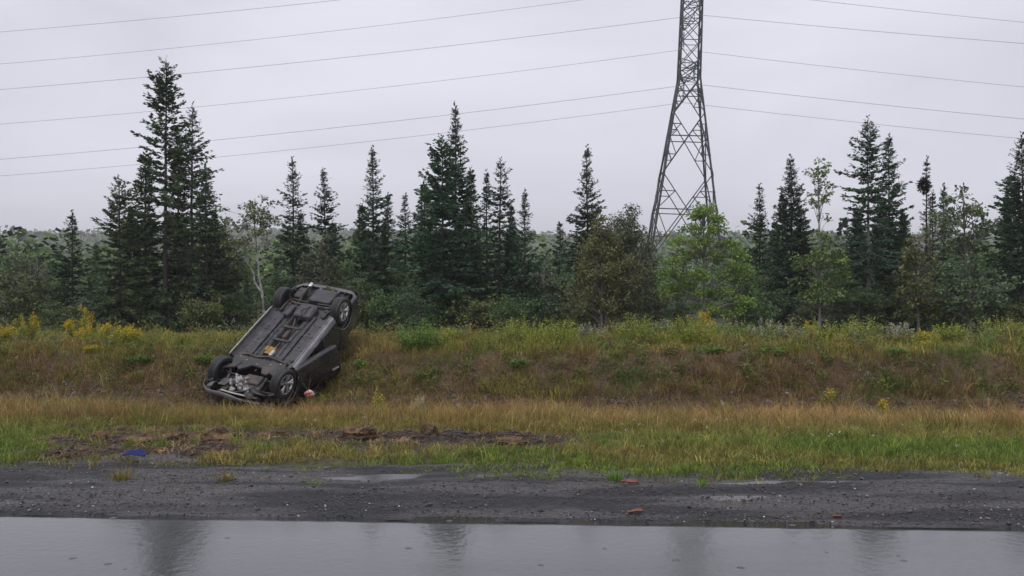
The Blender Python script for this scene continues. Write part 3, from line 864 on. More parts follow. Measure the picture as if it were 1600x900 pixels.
# copies of a few shapes fill the wood behind
PROTO = []
for k, (Hh, Rr, st) in enumerate(((7.0, 1.25, BLK), (6.0, 1.3, FIR), (5.0, 1.1, SPR), (6.5, 1.0, GRN))):
    t, l, c = conifer_mesh(200 + k, Hh, Rr, dens=17, ragged=.4, twig=.25, taper=.75, **st)
    PROTO.append((mesh_np('trunk', t[0], t[1], None, True), mesh_np('limbs', l[0], l[1]), mesh_np('crown', c[0], c[1], c[2]), Hh))
BEHIND = [(60, 398, 44), (150, 380, 40), (215, 400, 38), (232, 340, 35), (285, 330, 36), (350, 395, 40), (385, 420, 36), (430, 400, 41), (480, 385, 42), (545, 395, 38), (570, 360, 37), (620, 372, 40),
          (655, 345, 36), (676, 320, 37), (728, 305, 37), (745, 345, 36), (800, 350, 36), (845, 398, 38), (905, 372, 39), (955, 392, 36), (1150, 400, 37), (1165, 385, 40), (1210, 345, 37), (1258, 372, 38),
          (1320, 385, 37), (1340, 330, 36), (1375, 320, 37), (1412, 335, 38), (1440, 392, 36), (1498, 372, 37), (1545, 385, 36), (1575, 330, 36), (1010, 440, 35), (1060, 452, 35), (228, 238, 31.5), (279, 222, 32), (206, 318, 30), (336, 330, 30.5), (664, 285, 31), (736, 262, 32.5), (800, 318, 32), (1338, 325, 31.5), (1412, 330, 32), (1222, 300, 32), (1252, 322, 31), (1580, 270, 30), (566, 320, 32.5), (600, 345, 31), (470, 330, 36), (520, 345, 36), (100, 408, 33), (140, 430, 31), (-45, 360, 31), (-110, 330, 33), (1655, 330, 31), (1715, 300, 33)]
for k, (xt, yt, Y) in enumerate(BEHIND):
    a, b_, c_, Hh = PROTO[k % 4]
    X = (xt - 800) * Y / FPX
    sc = (CAM_Z + (450 - yt) * Y / FPX - gz(X, Y)) / Hh
    place_tree('spruce_tree', beside('half hidden dark conifer', xt), 'spruce', 'half hidden conifers behind the front row', X, Y, (a, b_, c_), M_bark, M_needle, rot=k * 1.7, sc=sc)


def broadleaf_mesh(seed, stems, clumps, leaf=.10, per=70, cr=.32, col=(.10, .16, .03), tip=None, flat=.6, limb_r=.02, var=.3, droop=.2):
    """stems: list of (points, base radius); clumps: (n,3) leaf clump centres; limbs join each clump to a stem."""
    r = np.random.default_rng(seed)
    parts_t = []
    S = []
    for pts, rad in stems:
        pts = np.asarray(pts, float)
        tt = np.linspace(0, 1, len(pts)); u = np.linspace(0, 1, 12)
        p = np.stack([np.interp(u, tt, pts[:, k]) for k in range(3)], 1)
        p[1:-1] += r.normal(0, .015, (10, 3))
        V, F = tube_np(p, rad * (1 - .8 * u) + .004, 7)
        parts_t.append((V, [F], np.zeros((len(V), 3))))
        S.append(p)
    S = np.concatenate(S)
    clumps = np.asarray(clumps, float)
    parts_l = []
    for c in clumps:
        below = S[S[:, 2] < c[2] - .1 * abs(c[2])]
        cand = below if len(below) else S
        d = np.linalg.norm(cand - c, axis=1) + .7 * np.abs((c[2] - cand[:, 2]) - .5 * np.linalg.norm((cand - c)[:, :2], axis=1))
        a = cand[np.argmin(d)]
        m = (a + c) / 2 + np.array([0, 0, .12 * np.linalg.norm(c - a)]) + r.normal(0, .03, 3)
        V, F = tube_np(np.array([a, m, c]), np.array([limb_r, limb_r * .6, limb_r * .25]), 4)
        parts_l.append((V, [F], np.zeros((len(V), 3))))
    n = len(clumps) * per
    ci = np.repeat(np.arange(len(clumps)), per)
    off = norm(r.normal(0, 1, (n, 3))) * (r.random((n, 1)) ** .45) * cr
    sz = r.uniform(.65, 1.25, len(clumps))[ci][:, None]
    off = off * sz * np.array([1, 1, flat])
    P = clumps[ci] + off
    D = norm(off * .6 / cr + r.normal(0, .6, (n, 3)) + np.array([0, 0, -droop]))
    ll = leaf * r.uniform(.6, 1.25, n)
    N = norm(r.normal(0, .55, (n, 3)) + np.array([0, -.1, .9]))
    V, F = kites(P, D * ll[:, None], N, ll * r.uniform(.28, .4, n), .45)
    sh = r.uniform(1 - var, 1 + var, (n, 1)) * r.uniform(.8, 1.2, len(clumps))[ci][:, None]
    base = np.asarray(col) * sh
    if tip is not None:
        k = r.random((n, 1)); base = (np.asarray(col) * k + np.asarray(tip) * (1 - k)) * sh
    C = np.repeat(base * 1.28, 4, 0)
    tV, tF, _ = merge(parts_t); lV, lF, _ = merge(parts_l)
    return (mesh_np('trunk', tV, tF, None, True), mesh_np('limbs', lV, lF, None, True), mesh_np('crown', V, F, C))


def crown_points(r, n, cx, cz, rx, rz, shape='egg', ry=None):
    """Clump centres through the volume of a crown, uneven, more towards the outside."""
    ry = ry or rx
    d = norm(r.normal(0, 1, (n, 3)))
    rad = r.uniform(.25, 1.0, (n, 1)) ** .6
    lump = 1 + .28 * np.sin(3 * np.arctan2(d[:, 1], d[:, 0]) + r.uniform(0, 6))[:, None] * .6 + r.normal(0, .1, (n, 1))
    p = d * rad * lump
    z = p[:, 2]
    if shape == 'cone': k = np.clip(.72 - .42 * z, .2, 1.2)
    else: k = np.clip(1 - .15 * z, .4, 1.2)
    return np.stack([cx + p[:, 0] * rx * k, p[:, 1] * ry * k, cz + z * rz], 1)


def broadleaf(label, name, xb, Y, xt, yt, ybot, hw, seed, n=40, bark=None, cat='tree', group='broadleaf trees along the crest', shape='egg', stemlist=None, rad=.05, **kw):
    r = np.random.default_rng(seed)
    X = (xb - 800) * Y / FPX
    g = gz(X, Y)
    k = Y / FPX
    top = CAM_Z + (450 - yt) * k - g; bot = CAM_Z + (450 - ybot) * k - g
    cx = (xt - xb) * k
    P = crown_points(r, n, cx, (top + bot) / 2, hw * k, (top - bot) / 2, shape)
    P = np.concatenate([P, [[cx, 0, top - .08]]])
    st = stemlist or [([(0, 0, 0), (cx * .4, 0, top * .5), (cx, 0, top * .95)], rad)]
    me = broadleaf_mesh(seed, st, P, **kw)
    return place_tree(name, label, cat, group, X, Y, me, bark or M_barkgrey, M_leaf)


def build_broadleaf():
    k27 = 27 / FPX
    # bright maple: clumps set by hand on tiers
    r = np.random.default_rng(31)
    X = (1100 - 800) * k27; g = gz(X, 27)
    tiers = [(1100, 335, 18), (1085, 352, 15), (1118, 356, 15), (1098, 372, 22), (1060, 372, 15), (1078, 392, 20), (1122, 396, 22), (1145, 382, 14), (1160, 396, 12), (1050, 402, 18), (1045, 425, 20), (1080, 425, 24),
             (1110, 428, 24), (1140, 418, 18), (1160, 420, 12), (1065, 448, 22), (1095, 455, 24), (1125, 452, 20), (1150, 472, 18), (1135, 485, 16), (1162, 468, 12), (1085, 478, 20), (1110, 488, 20), (1050, 455, 16), (1118, 340, 8), (1092, 326, 8)]
    P = []
    for x, y, w in tiers:
        for q in range(5):
            P.append(((x - 1100 + r.normal(0, w * .6)) * k27, r.normal(0, .4), CAM_Z + (450 - y + r.normal(0, 4)) * k27 - g))
    me = broadleaf_mesh(31, [([(0, 0, 0), (.03, 0, 1.5), (-.02, 0, 3.6)], .06), ([(0, 0, .9), (.4, .1, 1.6), (.9, 0, 2.0)], .03), ([(0, 0, .8), (-.4, .1, 1.5), (-.9, 0, 1.8)], .03)], P, leaf=.08, per=100, cr=.27, col=(.095, .16, .03), tip=(.16, .225, .044), flat=.6)
    place_tree('maple_tree', 'bright yellow green young maple in front of the pylon', 'maple', 'broadleaf trees along the crest', X, 27, me, M_barkgrey, M_leaf)
    # white birch, two stems from one foot
    k = 28 / FPX; X = (414 - 800) * k; g = gz(X, 28)

    def q(x, y, d=0): return ((x - 414) * k, d, CAM_Z + (450 - y) * k - g)
    st = [([(0, 0, 0), q(411, 470), q(404, 420), q(399, 380), q(398, 330), q(398, 308)], .042), ([q(410, 462), q(400, 440), q(388, 405), q(382, 385), q(374, 360)], .034)]
    P = [q(398 + r.normal(0, 13), 326 + r.normal(0, 9), r.normal(0, .25)) for _ in range(22)] + [q(418 + r.normal(0, 9), 345 + r.normal(0, 6), r.normal(0, .25)) for _ in range(9)] + [q(360 + r.normal(0, 14), 362 + r.normal(0, 12), r.normal(0, .25)) for _ in range(16)] + [q(398 + r.normal(0, 20), 372 + r.normal(0, 12), r.normal(0, .3)) for _ in range(14)]
    me = broadleaf_mesh(32, st, P, leaf=.09, per=34, cr=.2, col=(.075, .10, .04), tip=(.11, .14, .05), limb_r=.012)
    place_tree('birch_tree', 'white birch with two pale leaning stems behind the wrecked car', 'birch', 'broadleaf trees along the crest', X, 28, me, M_birch, M_leaf)
    # second thin white stem
    broadleaf('thin poplar with sparse leaves rising above the right side bushes', 'poplar_tree', 1279, 28, 1279, 245, 345, 24, 33, n=26, leaf=.11, per=20, cr=.16, col=(.085, .125, .04), tip=(.13, .17, .06), limb_r=.01, rad=.035)
    broadleaf('leafy sapling around the foot of the sparse poplar', 'young_tree', 1280, 27.5, 1282, 360, 480, 44, 34, n=46, leaf=.11, per=48, cr=.25, col=(.075, .115, .035), tip=(.11, .155, .045))
    broadleaf('olive green cedar shaped tree beside the narrow topped spruce', 'cedar_tree', 940, 27, 940, 342, 512, 72, 35, n=190, shape='cone', leaf=.075, per=70, cr=.22, col=(.085, .092, .034), tip=(.125, .125, .05), flat=1.2, cat='cedar', droop=-.4)
    broadleaf('darker grey green cedar shaped tree left of the pylon', 'cedar_tree', 985, 28, 985, 326, 512, 66, 36, n=180, shape='cone', leaf=.075, per=70, cr=.22, col=(.062, .078, .042), tip=(.09, .105, .058), flat=1.2, cat='cedar', droop=-.4)
    broadleaf('brownish cedar shaped tree with thin top behind the cedar pair', 'cedar_tree', 962, 30, 965, 336, 508, 58, 46, n=110, shape='cone', leaf=.08, per=60, cr=.22, col=(.07, .075, .038), tip=(.095, .10, .05), flat=1.2, cat='cedar', droop=-.4)
    broadleaf('wide pale green ash with arching top near the right edge', 'ash_tree', 1510, 29, 1505, 288, 410, 56, 37, n=54, leaf=.13, per=36, cr=.26, col=(.075, .105, .05), tip=(.10, .135, .065), droop=.5)
    broadleaf('green leafy sapling below the pale ash near the right edge', 'young_tree', 1515, 27, 1515, 400, 505, 62, 38, n=60, leaf=.12, per=52, cr=.28, col=(.06, .095, .045), tip=(.08, .12, .055))
    broadleaf('olive yellow young tree below the dying reddish spruce', 'young_tree', 1435, 27.5, 1435, 365, 508, 36, 39, n=64, leaf=.10, per=44, cr=.2, col=(.085, .095, .035), tip=(.12, .125, .045))
    broadleaf('rounded olive bush tree at the left edge', 'young_tree', 15, 27, 12, 430, 512, 52, 40, n=60, leaf=.10, per=58, cr=.26, col=(.05, .062, .022), tip=(.07, .085, .028))
    broadleaf('light green leafy tree standing behind the left edge bush', 'young_tree', 22, 33, 24, 382, 470, 30, 41, n=40, leaf=.13, per=40, cr=.26, col=(.075, .11, .045), tip=(.095, .13, .055))
    broadleaf('thin stemmed grey green birch left of the lone dark spruce', 'birch_tree', 57, 30, 58, 395, 490, 34, 42, n=40, leaf=.11, per=36, cr=.25, col=(.065, .085, .042), tip=(.085, .10, .055), bark=M_birch, rad=.03)
    broadleaf('dark leafy tree between the tall left spruces and the birch', 'young_tree', 352, 30, 350, 345, 500, 42, 43, n=64, leaf=.11, per=44, cr=.26, col=(.045, .066, .03), tip=(.065, .09, .04))
    broadleaf('brown green leafy tree behind the raised end of the car', 'young_tree', 505, 31, 500, 370, 500, 40, 44, n=60, leaf=.11, per=40, cr=.25, col=(.055, .066, .035), tip=(.075, .084, .045))
    broadleaf('soft green broadleaf tree under the small slim spruce', 'young_tree', 848, 30, 850, 395, 505, 36, 45, n=50, leaf=.11, per=44, cr=.26, col=(.045, .07, .04), tip=(.06, .09, .05))
    # underwood along the foot of the trees
    UW = [(40, 470, 40, 0), (95, 468, 34, 1), (150, 458, 40, 2), (205, 450, 42, 0), (262, 455, 40, 2), (318, 452, 38, 1), (365, 458, 30, 0), (432, 455, 32, 2), (560, 450, 34, 1), (602, 455, 38, 0), (648, 450, 38, 2), (700, 452, 42, 0), (752, 455, 40, 1),
          (802, 458, 36, 0), (862, 462, 38, 2), (905, 470, 34, 1), (1020, 455, 38, 3), (1062, 470, 30, 0), (1180, 458, 36, 0), (1225, 455, 40, 2), (1275, 462, 36, 3), (1330, 458, 36, 0), (1385, 455, 40, 2), (1440, 465, 34, 1), (1490, 462, 38, 0), (1545, 455, 40, 2), (1590, 460, 36, 1)]
    TONE = [((.060, .10, .036), (.085, .135, .046)), ((.085, .108, .036), (.115, .138, .048)), ((.040, .070, .034), (.062, .096, .046)), ((.085, .09, .058), (.11, .115, .075))]
    protos = []
    for i, (c, t) in enumerate(TONE):
        rr = np.random.default_rng(60 + i)
        P = crown_points(rr, 46, 0, .85, .85, .75)
        P[:, 2] = np.maximum(P[:, 2], .12)
        protos.append(broadleaf_mesh(60 + i, [([(0, 0, 0), (.1, 0, .6), (.15, .1, 1.3)], .025), ([(0, 0, 0), (-.2, .1, .6), (-.4, .1, 1.1)], .02)], P, leaf=.08, per=56, cr=.26, col=c, tip=t, limb_r=.01))
    kinds = ['dark green', 'olive', 'blackish green', 'grey brown']
    # taller leafy saplings filling the gaps between the conifers
    sap = []
    for i, (c, t) in enumerate((((.085, .145, .04), (.125, .19, .055)), ((.075, .12, .048), (.10, .155, .065)))):
        rr = np.random.default_rng(80 + i)
        P = crown_points(rr, 54, 0, 2.0, .95, 1.3)
        sap.append(broadleaf_mesh(80 + i, [([(0, 0, 0), (.08, 0, 1.5), (.0, .1, 3.1)], .035)], P, leaf=.085, per=58, cr=.28, col=c, tip=t, limb_r=.012))
    for i, (x, y, Y) in enumerate(((75, 425, 33), (142, 410, 34), (375, 398, 32), (440, 420, 33), (538, 398, 33), (560, 425, 30), (618, 410, 33), (660, 428, 30.5), (740, 415, 33), (838, 402, 33), (862, 425, 31), (905, 420, 30), (1018, 418, 31), (1058, 425, 33), (1150, 405, 31), (1198, 420, 31), (1300, 402, 31), (1318, 425, 29), (1408, 418, 30), (1475, 398, 31), (1550, 372, 32), (1570, 420, 29), (40, 440, 30), (1340, 440, 28.5))):
        X = (x - 800) * Y / FPX
        sc = (CAM_Z + (450 - y) * Y / FPX - gz(X, Y)) / 3.3
        o = place_tree('sapling', beside('mid green leafy sapling', x), 'sapling', 'leafy saplings between the conifers', X, Y, sap[i % 2], M_barkgrey, M_leaf, rot=i * 1.3, sc=1)
        o.scale = (.8 + .12 * (i % 4), .9, sc)
    for i, (x, y, hw, kd) in enumerate(UW):
        Y = 27.2 + 2.6 * ((i * 0.618) % 1)
        X = (x - 800) * Y / FPX
        sc = (CAM_Z + (450 - y) * Y / FPX - gz(X, Y)) / 1.65
        o = place_tree('shrub', beside(kinds[kd] + ' underwood shrub', x), 'shrub', kinds[kd] + ' underwood shrubs', X, Y, protos[kd], M_bark, M_leaf, rot=i * 2.1, sc=1)
        o.scale = (hw * Y / FPX / .85, hw * Y / FPX / .85, sc)


build_broadleaf()


# ------------------------------------------------------------------ the wooded hills far behind
def build_far_forest():
    rng = np.random.default_rng(91)
    parts = []
    for (n, y0, y1, per, hs) in ((420, 55, 130, 125, (3.5, 6.5)), (1300, 130, 330, 52, (5, 9)), (8200, 330, 1150, 10, (6, 11))):
        Y = np.sqrt(rng.uniform(y0 ** 2, y1 ** 2, n)); X = rng.uniform(-.66, .66, n) * Y
        k = (np.hypot(X - 19.6, Y - 100) > 9) & ~((Y < 112) & (np.abs(X / Y - .196) < .055) & (Y > 60))
        X, Y = X[k], Y[k]; n = len(X)
        H = rng.uniform(*hs, n) * np.where(rng.random(n) < .06, 1.35, 1)
        con = rng.random(n) < (.30 if y0 > 60 else .35)
        z = ground_z(X, Y, False)
        i = np.repeat(np.arange(n), per); m = len(i)
        u = rng.random(m)
        a = rng.uniform(0, 6.283, m)
        rad_c = (1 - u) ** .9 * .20 + .01
        rad_d = np.sqrt(np.clip(1 - ((u - .5) / .5) ** 2, 0, 1)) * .34
        rad = np.where(con[i], rad_c, rad_d) * H[i] * rng.uniform(.5, 1.0, m)
        zz = z[i] + H[i] * np.where(con[i], .08 + .92 * u, .2 + .8 * u)
        P = np.stack([X[i] + rad * np.cos(a), Y[i] + rad * np.sin(a), zz], 1)
        ls = H[i] * (.78 / per ** .45) * rng.uniform(.7, 1.3, m) * np.where(con[i], .75, 1)
        D = norm(np.stack([np.cos(a), np.sin(a), rng.normal(0, .5, m)], 1)) * ls[:, None]
        N = norm(np.stack([rng.normal(0, .7, m), rng.normal(-.3, .7, m), np.ones(m)], 1))
        V, F = kites(P - D * .4, D, N, ls * .42, .5)
        gcol = np.where(con[:, None], np.array([.042, .064, .038]), np.array([.082, .125, .044])) * rng.uniform(.7, 1.3, (n, 1))
        yel = rng.random(n) < .12
        gcol[yel & ~con] = np.array([.10, .12, .05])
        C = np.repeat(gcol[i] * rng.uniform(.75, 1.25, (m, 1)), 4, 0)
        parts.append((V, [F], C))
    V, F, C = merge(parts)
    o = link('hillside_forest', mesh_np('hillside_forest', V, F, C), M_far)
    tag(o, 'hazy mixed forest covering the low hills behind the tree line', 'forest', kind='stuff')


build_far_forest()


# ------------------------------------------------------------------ pylon and wires
M_steel = noise_var('galvanised_steel', (.036, .035, .041), .2, 1.5, .65)
M_wire = noise_var('aluminium_wire', (.22, .22, .24), .1, 1, .5, metal=.5)
m_, n_, l_, b_ = principled('glass_insulator', (.10, .22, .22), .12)
M_insul = m_


def beam_mesh():
    """An angle iron one metre long along z."""
    t = .22
    prof = np.array([[0, 0], [1, 0], [1, t], [t, t], [t, 1], [0, 1]]) - .35
    V = np.concatenate([np.column_stack([prof, np.zeros(6)]), np.column_stack([prof, np.ones(6)])])
    bm = bmesh.new()
    vs = [bm.verts.new(v) for v in V]
    for k in range(6):
        bm.faces.new((vs[k], vs[(k + 1) % 6], vs[6 + (k + 1) % 6], vs[6 + k]))
    bm.faces.new(vs[:6][::-1]); bm.faces.new(vs[6:])
    me = bpy.data.meshes.new('beam'); bm.to_mesh(me); bm.free()
    return me


def build_pylon():
    beam = beam_mesh(); beam.materials.append(M_steel)
    CX, CY = 18.9, 100.0
    yaw = math.radians(-4)
    g = gz(CX, CY)
    root = empty('transmission_tower', (CX, CY, g))
    root.rotation_euler = (0, math.radians(2.2), yaw)
    tag(root, 'tall grey steel lattice pylon rising behind the trees', 'pylon')
    HZ = np.array([0, 3.9, 14.1, 21, 25, 34, 41, 45]); HW = np.array([4.7, 4.15, 2.7, 1.72, 1.14, 1.06, .9, .12])

    def corner(k, z):
        h = np.interp(z, HZ, HW)
        sx, sy = ((-1, -1), (1, -1), (1, 1), (-1, 1))[k % 4]
        return Vector((sx * h, sy * h, z - g))

    def bar(name, a, b, w, parent=root):
        d = b - a
        L = d.length
        q = d.to_track_quat('Z', 'Y').to_matrix()
        o = bpy.data.objects.new(name, beam); COL.objects.link(o)
        o.parent = parent
        M = Matrix.Identity(4)
        for c in range(3):
            M[c][0] = q[c][0] * w; M[c][1] = q[c][1] * w; M[c][2] = q[c][2] * L; M[c][3] = a[c]
        o.matrix_basis = M
        return o
    for k in range(4):
        zs = [g - .2, 25, 34, 41, 45]
        pts = [corner(k, z) for z in zs]
        V, F = tube_np(np.array([list(p) for p in pts]), np.array([.13, .11, .10, .09, .07]), 4)
        link('leg', mesh_np('leg', V, F), M_steel, root)
    lv = [.2, 3.9, 14.1, 21, 25, 26.6, 29.2, 31.6, 33.4, 36.2, 38.6, 40.4, 43]
    for i in range(len(lv) - 1):
        z0, z1 = lv[i], lv[i + 1]
        w = .11 if z1 < 26 else .085
        for k in range(4):
            a0, b0, a1, b1 = corner(k, z0), corner(k + 1, z0), corner(k, z1), corner(k + 1, z1)
            bar('brace', a0, b1, w); bar('brace', b0, a1, w)
            if z0 > 24: bar('crossbar', a0, b0, w * .9)
            if z1 < 26 and z0 > 3:
                h0, h1 = (b0 - a0).length, (b1 - a1).length
                t = h0 / (h0 + h1)
                zc = z0 + (z1 - z0) * t
                c = a0.lerp(b1, t)
                ca, cbb = corner(k, zc), corner(k + 1, zc)
                bar('crossbar', ca, cbb, w)
                for (leg, ld, lu, dn, up) in ((ca, a0, a1, a0, a1), (cbb, b0, b1, b0, b1)):
                    m1 = leg.lerp(ld, .5); bar('strut', m1, c.lerp(dn, .5), w * .85); bar('strut', leg, c.lerp(dn, .5), w * .85)
                    m2 = leg.lerp(lu, .5); bar('strut', m2, c.lerp(up, .5), w * .85); bar('strut', leg, c.lerp(up, .5), w * .85)
    for zc in (3.9,):
        for k in (0, 1):
            bar('crossbar', (corner(k, zc) + corner(k + 1, zc)) / 2, (corner(k + 2, zc) + corner(k + 3, zc)) / 2, .08)
    tips = []
    for z, L in ((25.6, 4.8), (32.4, 6.8), (39.4, 4.6)):
        for s in (-1, 1):
            arm = empty('crossarm', (0, 0, 0)); arm.parent = root
            h = float(np.interp(z, HZ, HW)); h2 = float(np.interp(z + 1.5, HZ, HW))
            tip = Vector((0, s * L, z + .1 - g))
            lo = [Vector((sx * h, s * h, z - g)) for sx in (-1, 1)]; up = [Vector((sx * h2, s * h2, z + 1.5 - g)) for sx in (-1, 1)]
            for p in lo + up: bar('beam', p, tip, .10, arm)
            for f in (.33, .62):
                q = [p.lerp(tip, f) for p in lo + up]
                bar('beam', q[0], q[1], .06, arm); bar('beam', q[0], q[2], .06, arm); bar('beam', q[1], q[3], .06, arm)
                bar('beam', lo[0].lerp(tip, f - .3), q[1], .06, arm)
            # a glass string of discs hanging from the arm's end
            prof = [(.02, 0)]
            for d in range(11):
                zz = -.25 - d * .16
                prof += [(.03, zz), (.14, zz - .05), (.13, zz - .08), (.03, zz - .10)]
            prof += [(.02, -2.15), (.05, -2.2), (.02, -2.3)]
            V, F = tube_np(np.array([[tip.x, tip.y, tip.z + p[1]] for p in prof]), np.array([p[0] for p in prof]), 8)
            link('insulator', mesh_np('insulator', V, F), M_insul, root)
            tips.append((z, s, tip + Vector((0, 0, -2.3))))
    # wires: hang from each string, sagging away on both sides; heights fitted at two pixels
    R3 = Matrix.Rotation(yaw, 3, 'Z')
    fit = {(25.6, -1): (249, 186, 'nearer wire of the lowest pair strung from the pylon'), (25.6, 1): (275, 217, 'lowest wire in the sky, far side of the pylon'),
           (32.4, -1): (140, 68, 'nearer wire of the middle pair strung from the pylon'), (32.4, 1): (194, 136, 'farther wire of the middle pair strung from the pylon'),
           (39.4, -1): (50, -35, 'topmost wire crossing the upper left corner'), (39.4, 1): (100, 35, 'second wire from the top, leaving the picture above centre')}
    along = R3 @ Vector((1, 0, 0))
    for z, s, tp in tips:
        yl, yr, lab = fit[(z, s)]
        p0 = root.location + root.rotation_euler.to_matrix() @ tp
        pts = []
        for side, xp, yp in ((-1, 0, yl), (1, 1600, yr)):
            # where the span crosses the picture edge
            k = (xp - 800) / FPX
            t = (k * p0.y - p0.x) / (along.x - k * along.y)
            zt = CAM_Z + (450 - yp) * (p0.y + along.y * t) / FPX
            T = abs(t); bq = .00035
            a = (p0.z - zt) / T + bq * T
            far = 130
            tt = np.linspace(0, far, 26)
            seg = [p0 + along * (side * q) + Vector((0, 0, -a * q + bq * q * q)) for q in tt]
            pts = (seg[::-1] + pts) if side < 0 else (pts + seg[1:])
        V, F = tube_np(np.array([list(p) for p in pts]), np.full(len(pts), .021), 5)
        o = link('power_line', mesh_np('power_line', V, F, None, True), M_wire)
        tag(o, lab, 'wire', 'wires strung from the pylon')


build_pylon()


# ------------------------------------------------------------------ the overturned car (built on its wheels: x forward, y left, z up from the axles)
PAINT = noise_var('charcoal_paint', (.015, .016, .021), .15, 4, .28, metal=.0, spec=.6, dirt=(.08, .062, .048), dirt_amt=.35, dscale=2.5)
m = PAINT; PAINT.node_tree.nodes['Principled BSDF'].inputs['Coat Weight'].default_value = .6
UNDER = noise_var('underseal', (.030, .029, .034), .55, 4, .42, bump=.5, bscale=26, dirt=(.060, .050, .045), dirt_amt=.85, dscale=5.5)
DARK = noise_var('black_plastic', (.010, .010, .011), .3, 6, .5)
SUBF = noise_var('subframe_steel', (.019, .018, .020), .35, 6, .5, bump=.2, dirt=(.09, .06, .045), dirt_amt=.5, dscale=4)
SILL = noise_var('sill_paint', (.22, .217, .235), .25, 6, .4, dirt=(.12, .10, .085), dirt_amt=.5, dscale=5)
ALU = noise_var('cast_aluminium', (.40, .39, .39), .3, 9, .5, metal=.3, bump=.3, dirt=(.11, .09, .075), dirt_amt=.6, dscale=5)
RUST = noise_var('rusty_exhaust', (.060, .048, .044), .4, 8, .6, metal=.3, dirt=(.10, .055, .035), dirt_amt=.5, dscale=6)
GOLD = noise_var('golden_heat_foil', (.26, .15, .025), .4, 14, .45, metal=.35, dirt=(.06, .045, .03), dirt_amt=.95, dscale=11)
RUBBER = noise_var('tyre_rubber', (.015, .015, .017), .2, 10, .6, bump=.2, bscale=80, dirt=(.06, .05, .042), dirt_amt=.35, dscale=5)
RIM = noise_var('alloy_rim', (.60, .60, .60), .15, 10, .32, metal=.85, dirt=(.12, .10, .08), dirt_amt=.5, dscale=7)
CHROME = noise_var('bright_metal', (.75, .75, .75), .08, 8, .2, metal=.9)
PALE = noise_var('pale_edge', (.42, .41, .38), .2, 6, .45)
SEAT = noise_var('seat_cloth', (.03, .03, .032), .25, 20, .9)
GREYP = noise_var('grey_splash_plastic', (.085, .083, .092), .25, 6, .45, dirt=(.09, .07, .055), dirt_amt=.4)
m_, n_, l_, b_ = principled('tinted_glass', (.02, .025, .025), .05)
GLASS = m_
b_.inputs['Transmission Weight'].default_value = .55; b_.inputs['IOR'].default_value = 1.45
m_, n_, l_, b_ = principled('red_lamp', (.30, .015, .012), .15)
REDL = m_
m_, n_, l_, b_ = principled('clear_lamp', (.08, .08, .085), .15)
LAMP = m_

CAR_M = Matrix(((-.3135, -.9492, .029, -5.02), (-.7636, .2701, .5865, 19.5), (-.5645, .1617, -.8095, .335), (0, 0, 0, 1)))
car = empty('overturned_car')
car.matrix_world = CAR_M @ Matrix.Scale(.965, 4)
tag(car, 'charcoal car lying on its roof against the ditch bank, belly to the road', 'car')
_cr = np.random.default_rng(77)


def c_grid(name, fn, nu, nv, mat, parent=car, thick=0., smooth=True, dent=0., dseed=0):
    U, Vv = np.meshgrid(np.linspace(0, 1, nu), np.linspace(0, 1, nv), indexing='ij')
    P = np.array([fn(u, v) for u, v in zip(U.ravel(), Vv.ravel())], float)
    if dent:
        for k in range(3):
            P[:, k] += dent * (fbm(P[:, 0] * 3.1 + k * 5, P[:, 1] * 3.1 + P[:, 2] * 3.7, dseed + k, 3) - .5) * 2
    o = link(name, mesh_np(name, P, grid_faces(nu, nv), None, smooth), mat, parent)
    if thick:
        md = o.modifiers.new('thickness', 'SOLIDIFY'); md.thickness = thick; md.offset = 0
    return o


def c_box(name, c, d, mat, bev=.02, parent=car, rot=None, taper=None, segs=2):
    bm = bmesh.new()
    bmesh.ops.create_cube(bm, size=1)
    for v in bm.verts:
        v.co = Vector((v.co.x * d[0], v.co.y * d[1], v.co.z * d[2]))
        if taper and v.co.z < 0:
            v.co.x *= taper; v.co.y *= taper
    if bev: bmesh.ops.bevel(bm, geom=bm.edges[:], offset=bev, segments=segs, profile=.6, affect='EDGES')
    M = Matrix.Translation(c) @ (rot.to_4x4() if rot is not None else Matrix.Identity(4))
    bm.transform(M)
    me = bpy.data.meshes.new(name); bm.to_mesh(me); bm.free()
    for p in me.polygons: p.use_smooth = False
    return link(name, me, mat, parent)


def c_tube(name, pts, rad, mat, sides=10, parent=car, n=24):
    pts = np.asarray(pts, float)
    d = np.concatenate([[0], np.cumsum(np.linalg.norm(np.diff(pts, axis=0), axis=1))]); d /= d[-1]
    u = np.linspace(0, 1, n)
    p = np.stack([np.interp(u, d, pts[:, k]) for k in range(3)], 1)
    for _ in range(2):
        p[1:-1] = (p[:-2] + 2 * p[1:-1] + p[2:]) / 4
    r = np.full(n, rad) if np.isscalar(rad) else np.interp(u, np.linspace(0, 1, len(rad)), rad)
    V, F = tube_np(p, r, sides)
    # closed ends
    e = len(V); V = np.concatenate([V, p[:1], p[-1:]])
    cap = np.array([[e, (k + 1) % sides, k] for k in range(sides)] + [[e + 1, e - sides + k, e - sides + (k + 1) % sides] for k in range(sides)])
    return link(name, mesh_np(name, V, [F, cap], None, True), mat, parent)


def c_poly(name, outline, z0, z1, mat, parent=car, bev=.012, dent=0.):
    """A flat plate with the given outline in x, y, from z0 to z1."""
    bm = bmesh.new()
    vs = [bm.verts.new((x, y, z0)) for x, y in outline]
    f = bm.faces.new(vs)
    r = bmesh.ops.extrude_face_region(bm, geom=[f])
    for v in [g for g in r['geom'] if isinstance(g, bmesh.types.BMVert)]: v.co.z = z1
    bmesh.ops.recalc_face_normals(bm, faces=bm.faces[:])
    if bev: bmesh.ops.bevel(bm, geom=bm.edges[:], offset=bev, segments=1, affect='EDGES')
    me = bpy.data.meshes.new(name); bm.to_mesh(me); bm.free()
    return link(name, me, mat, parent)


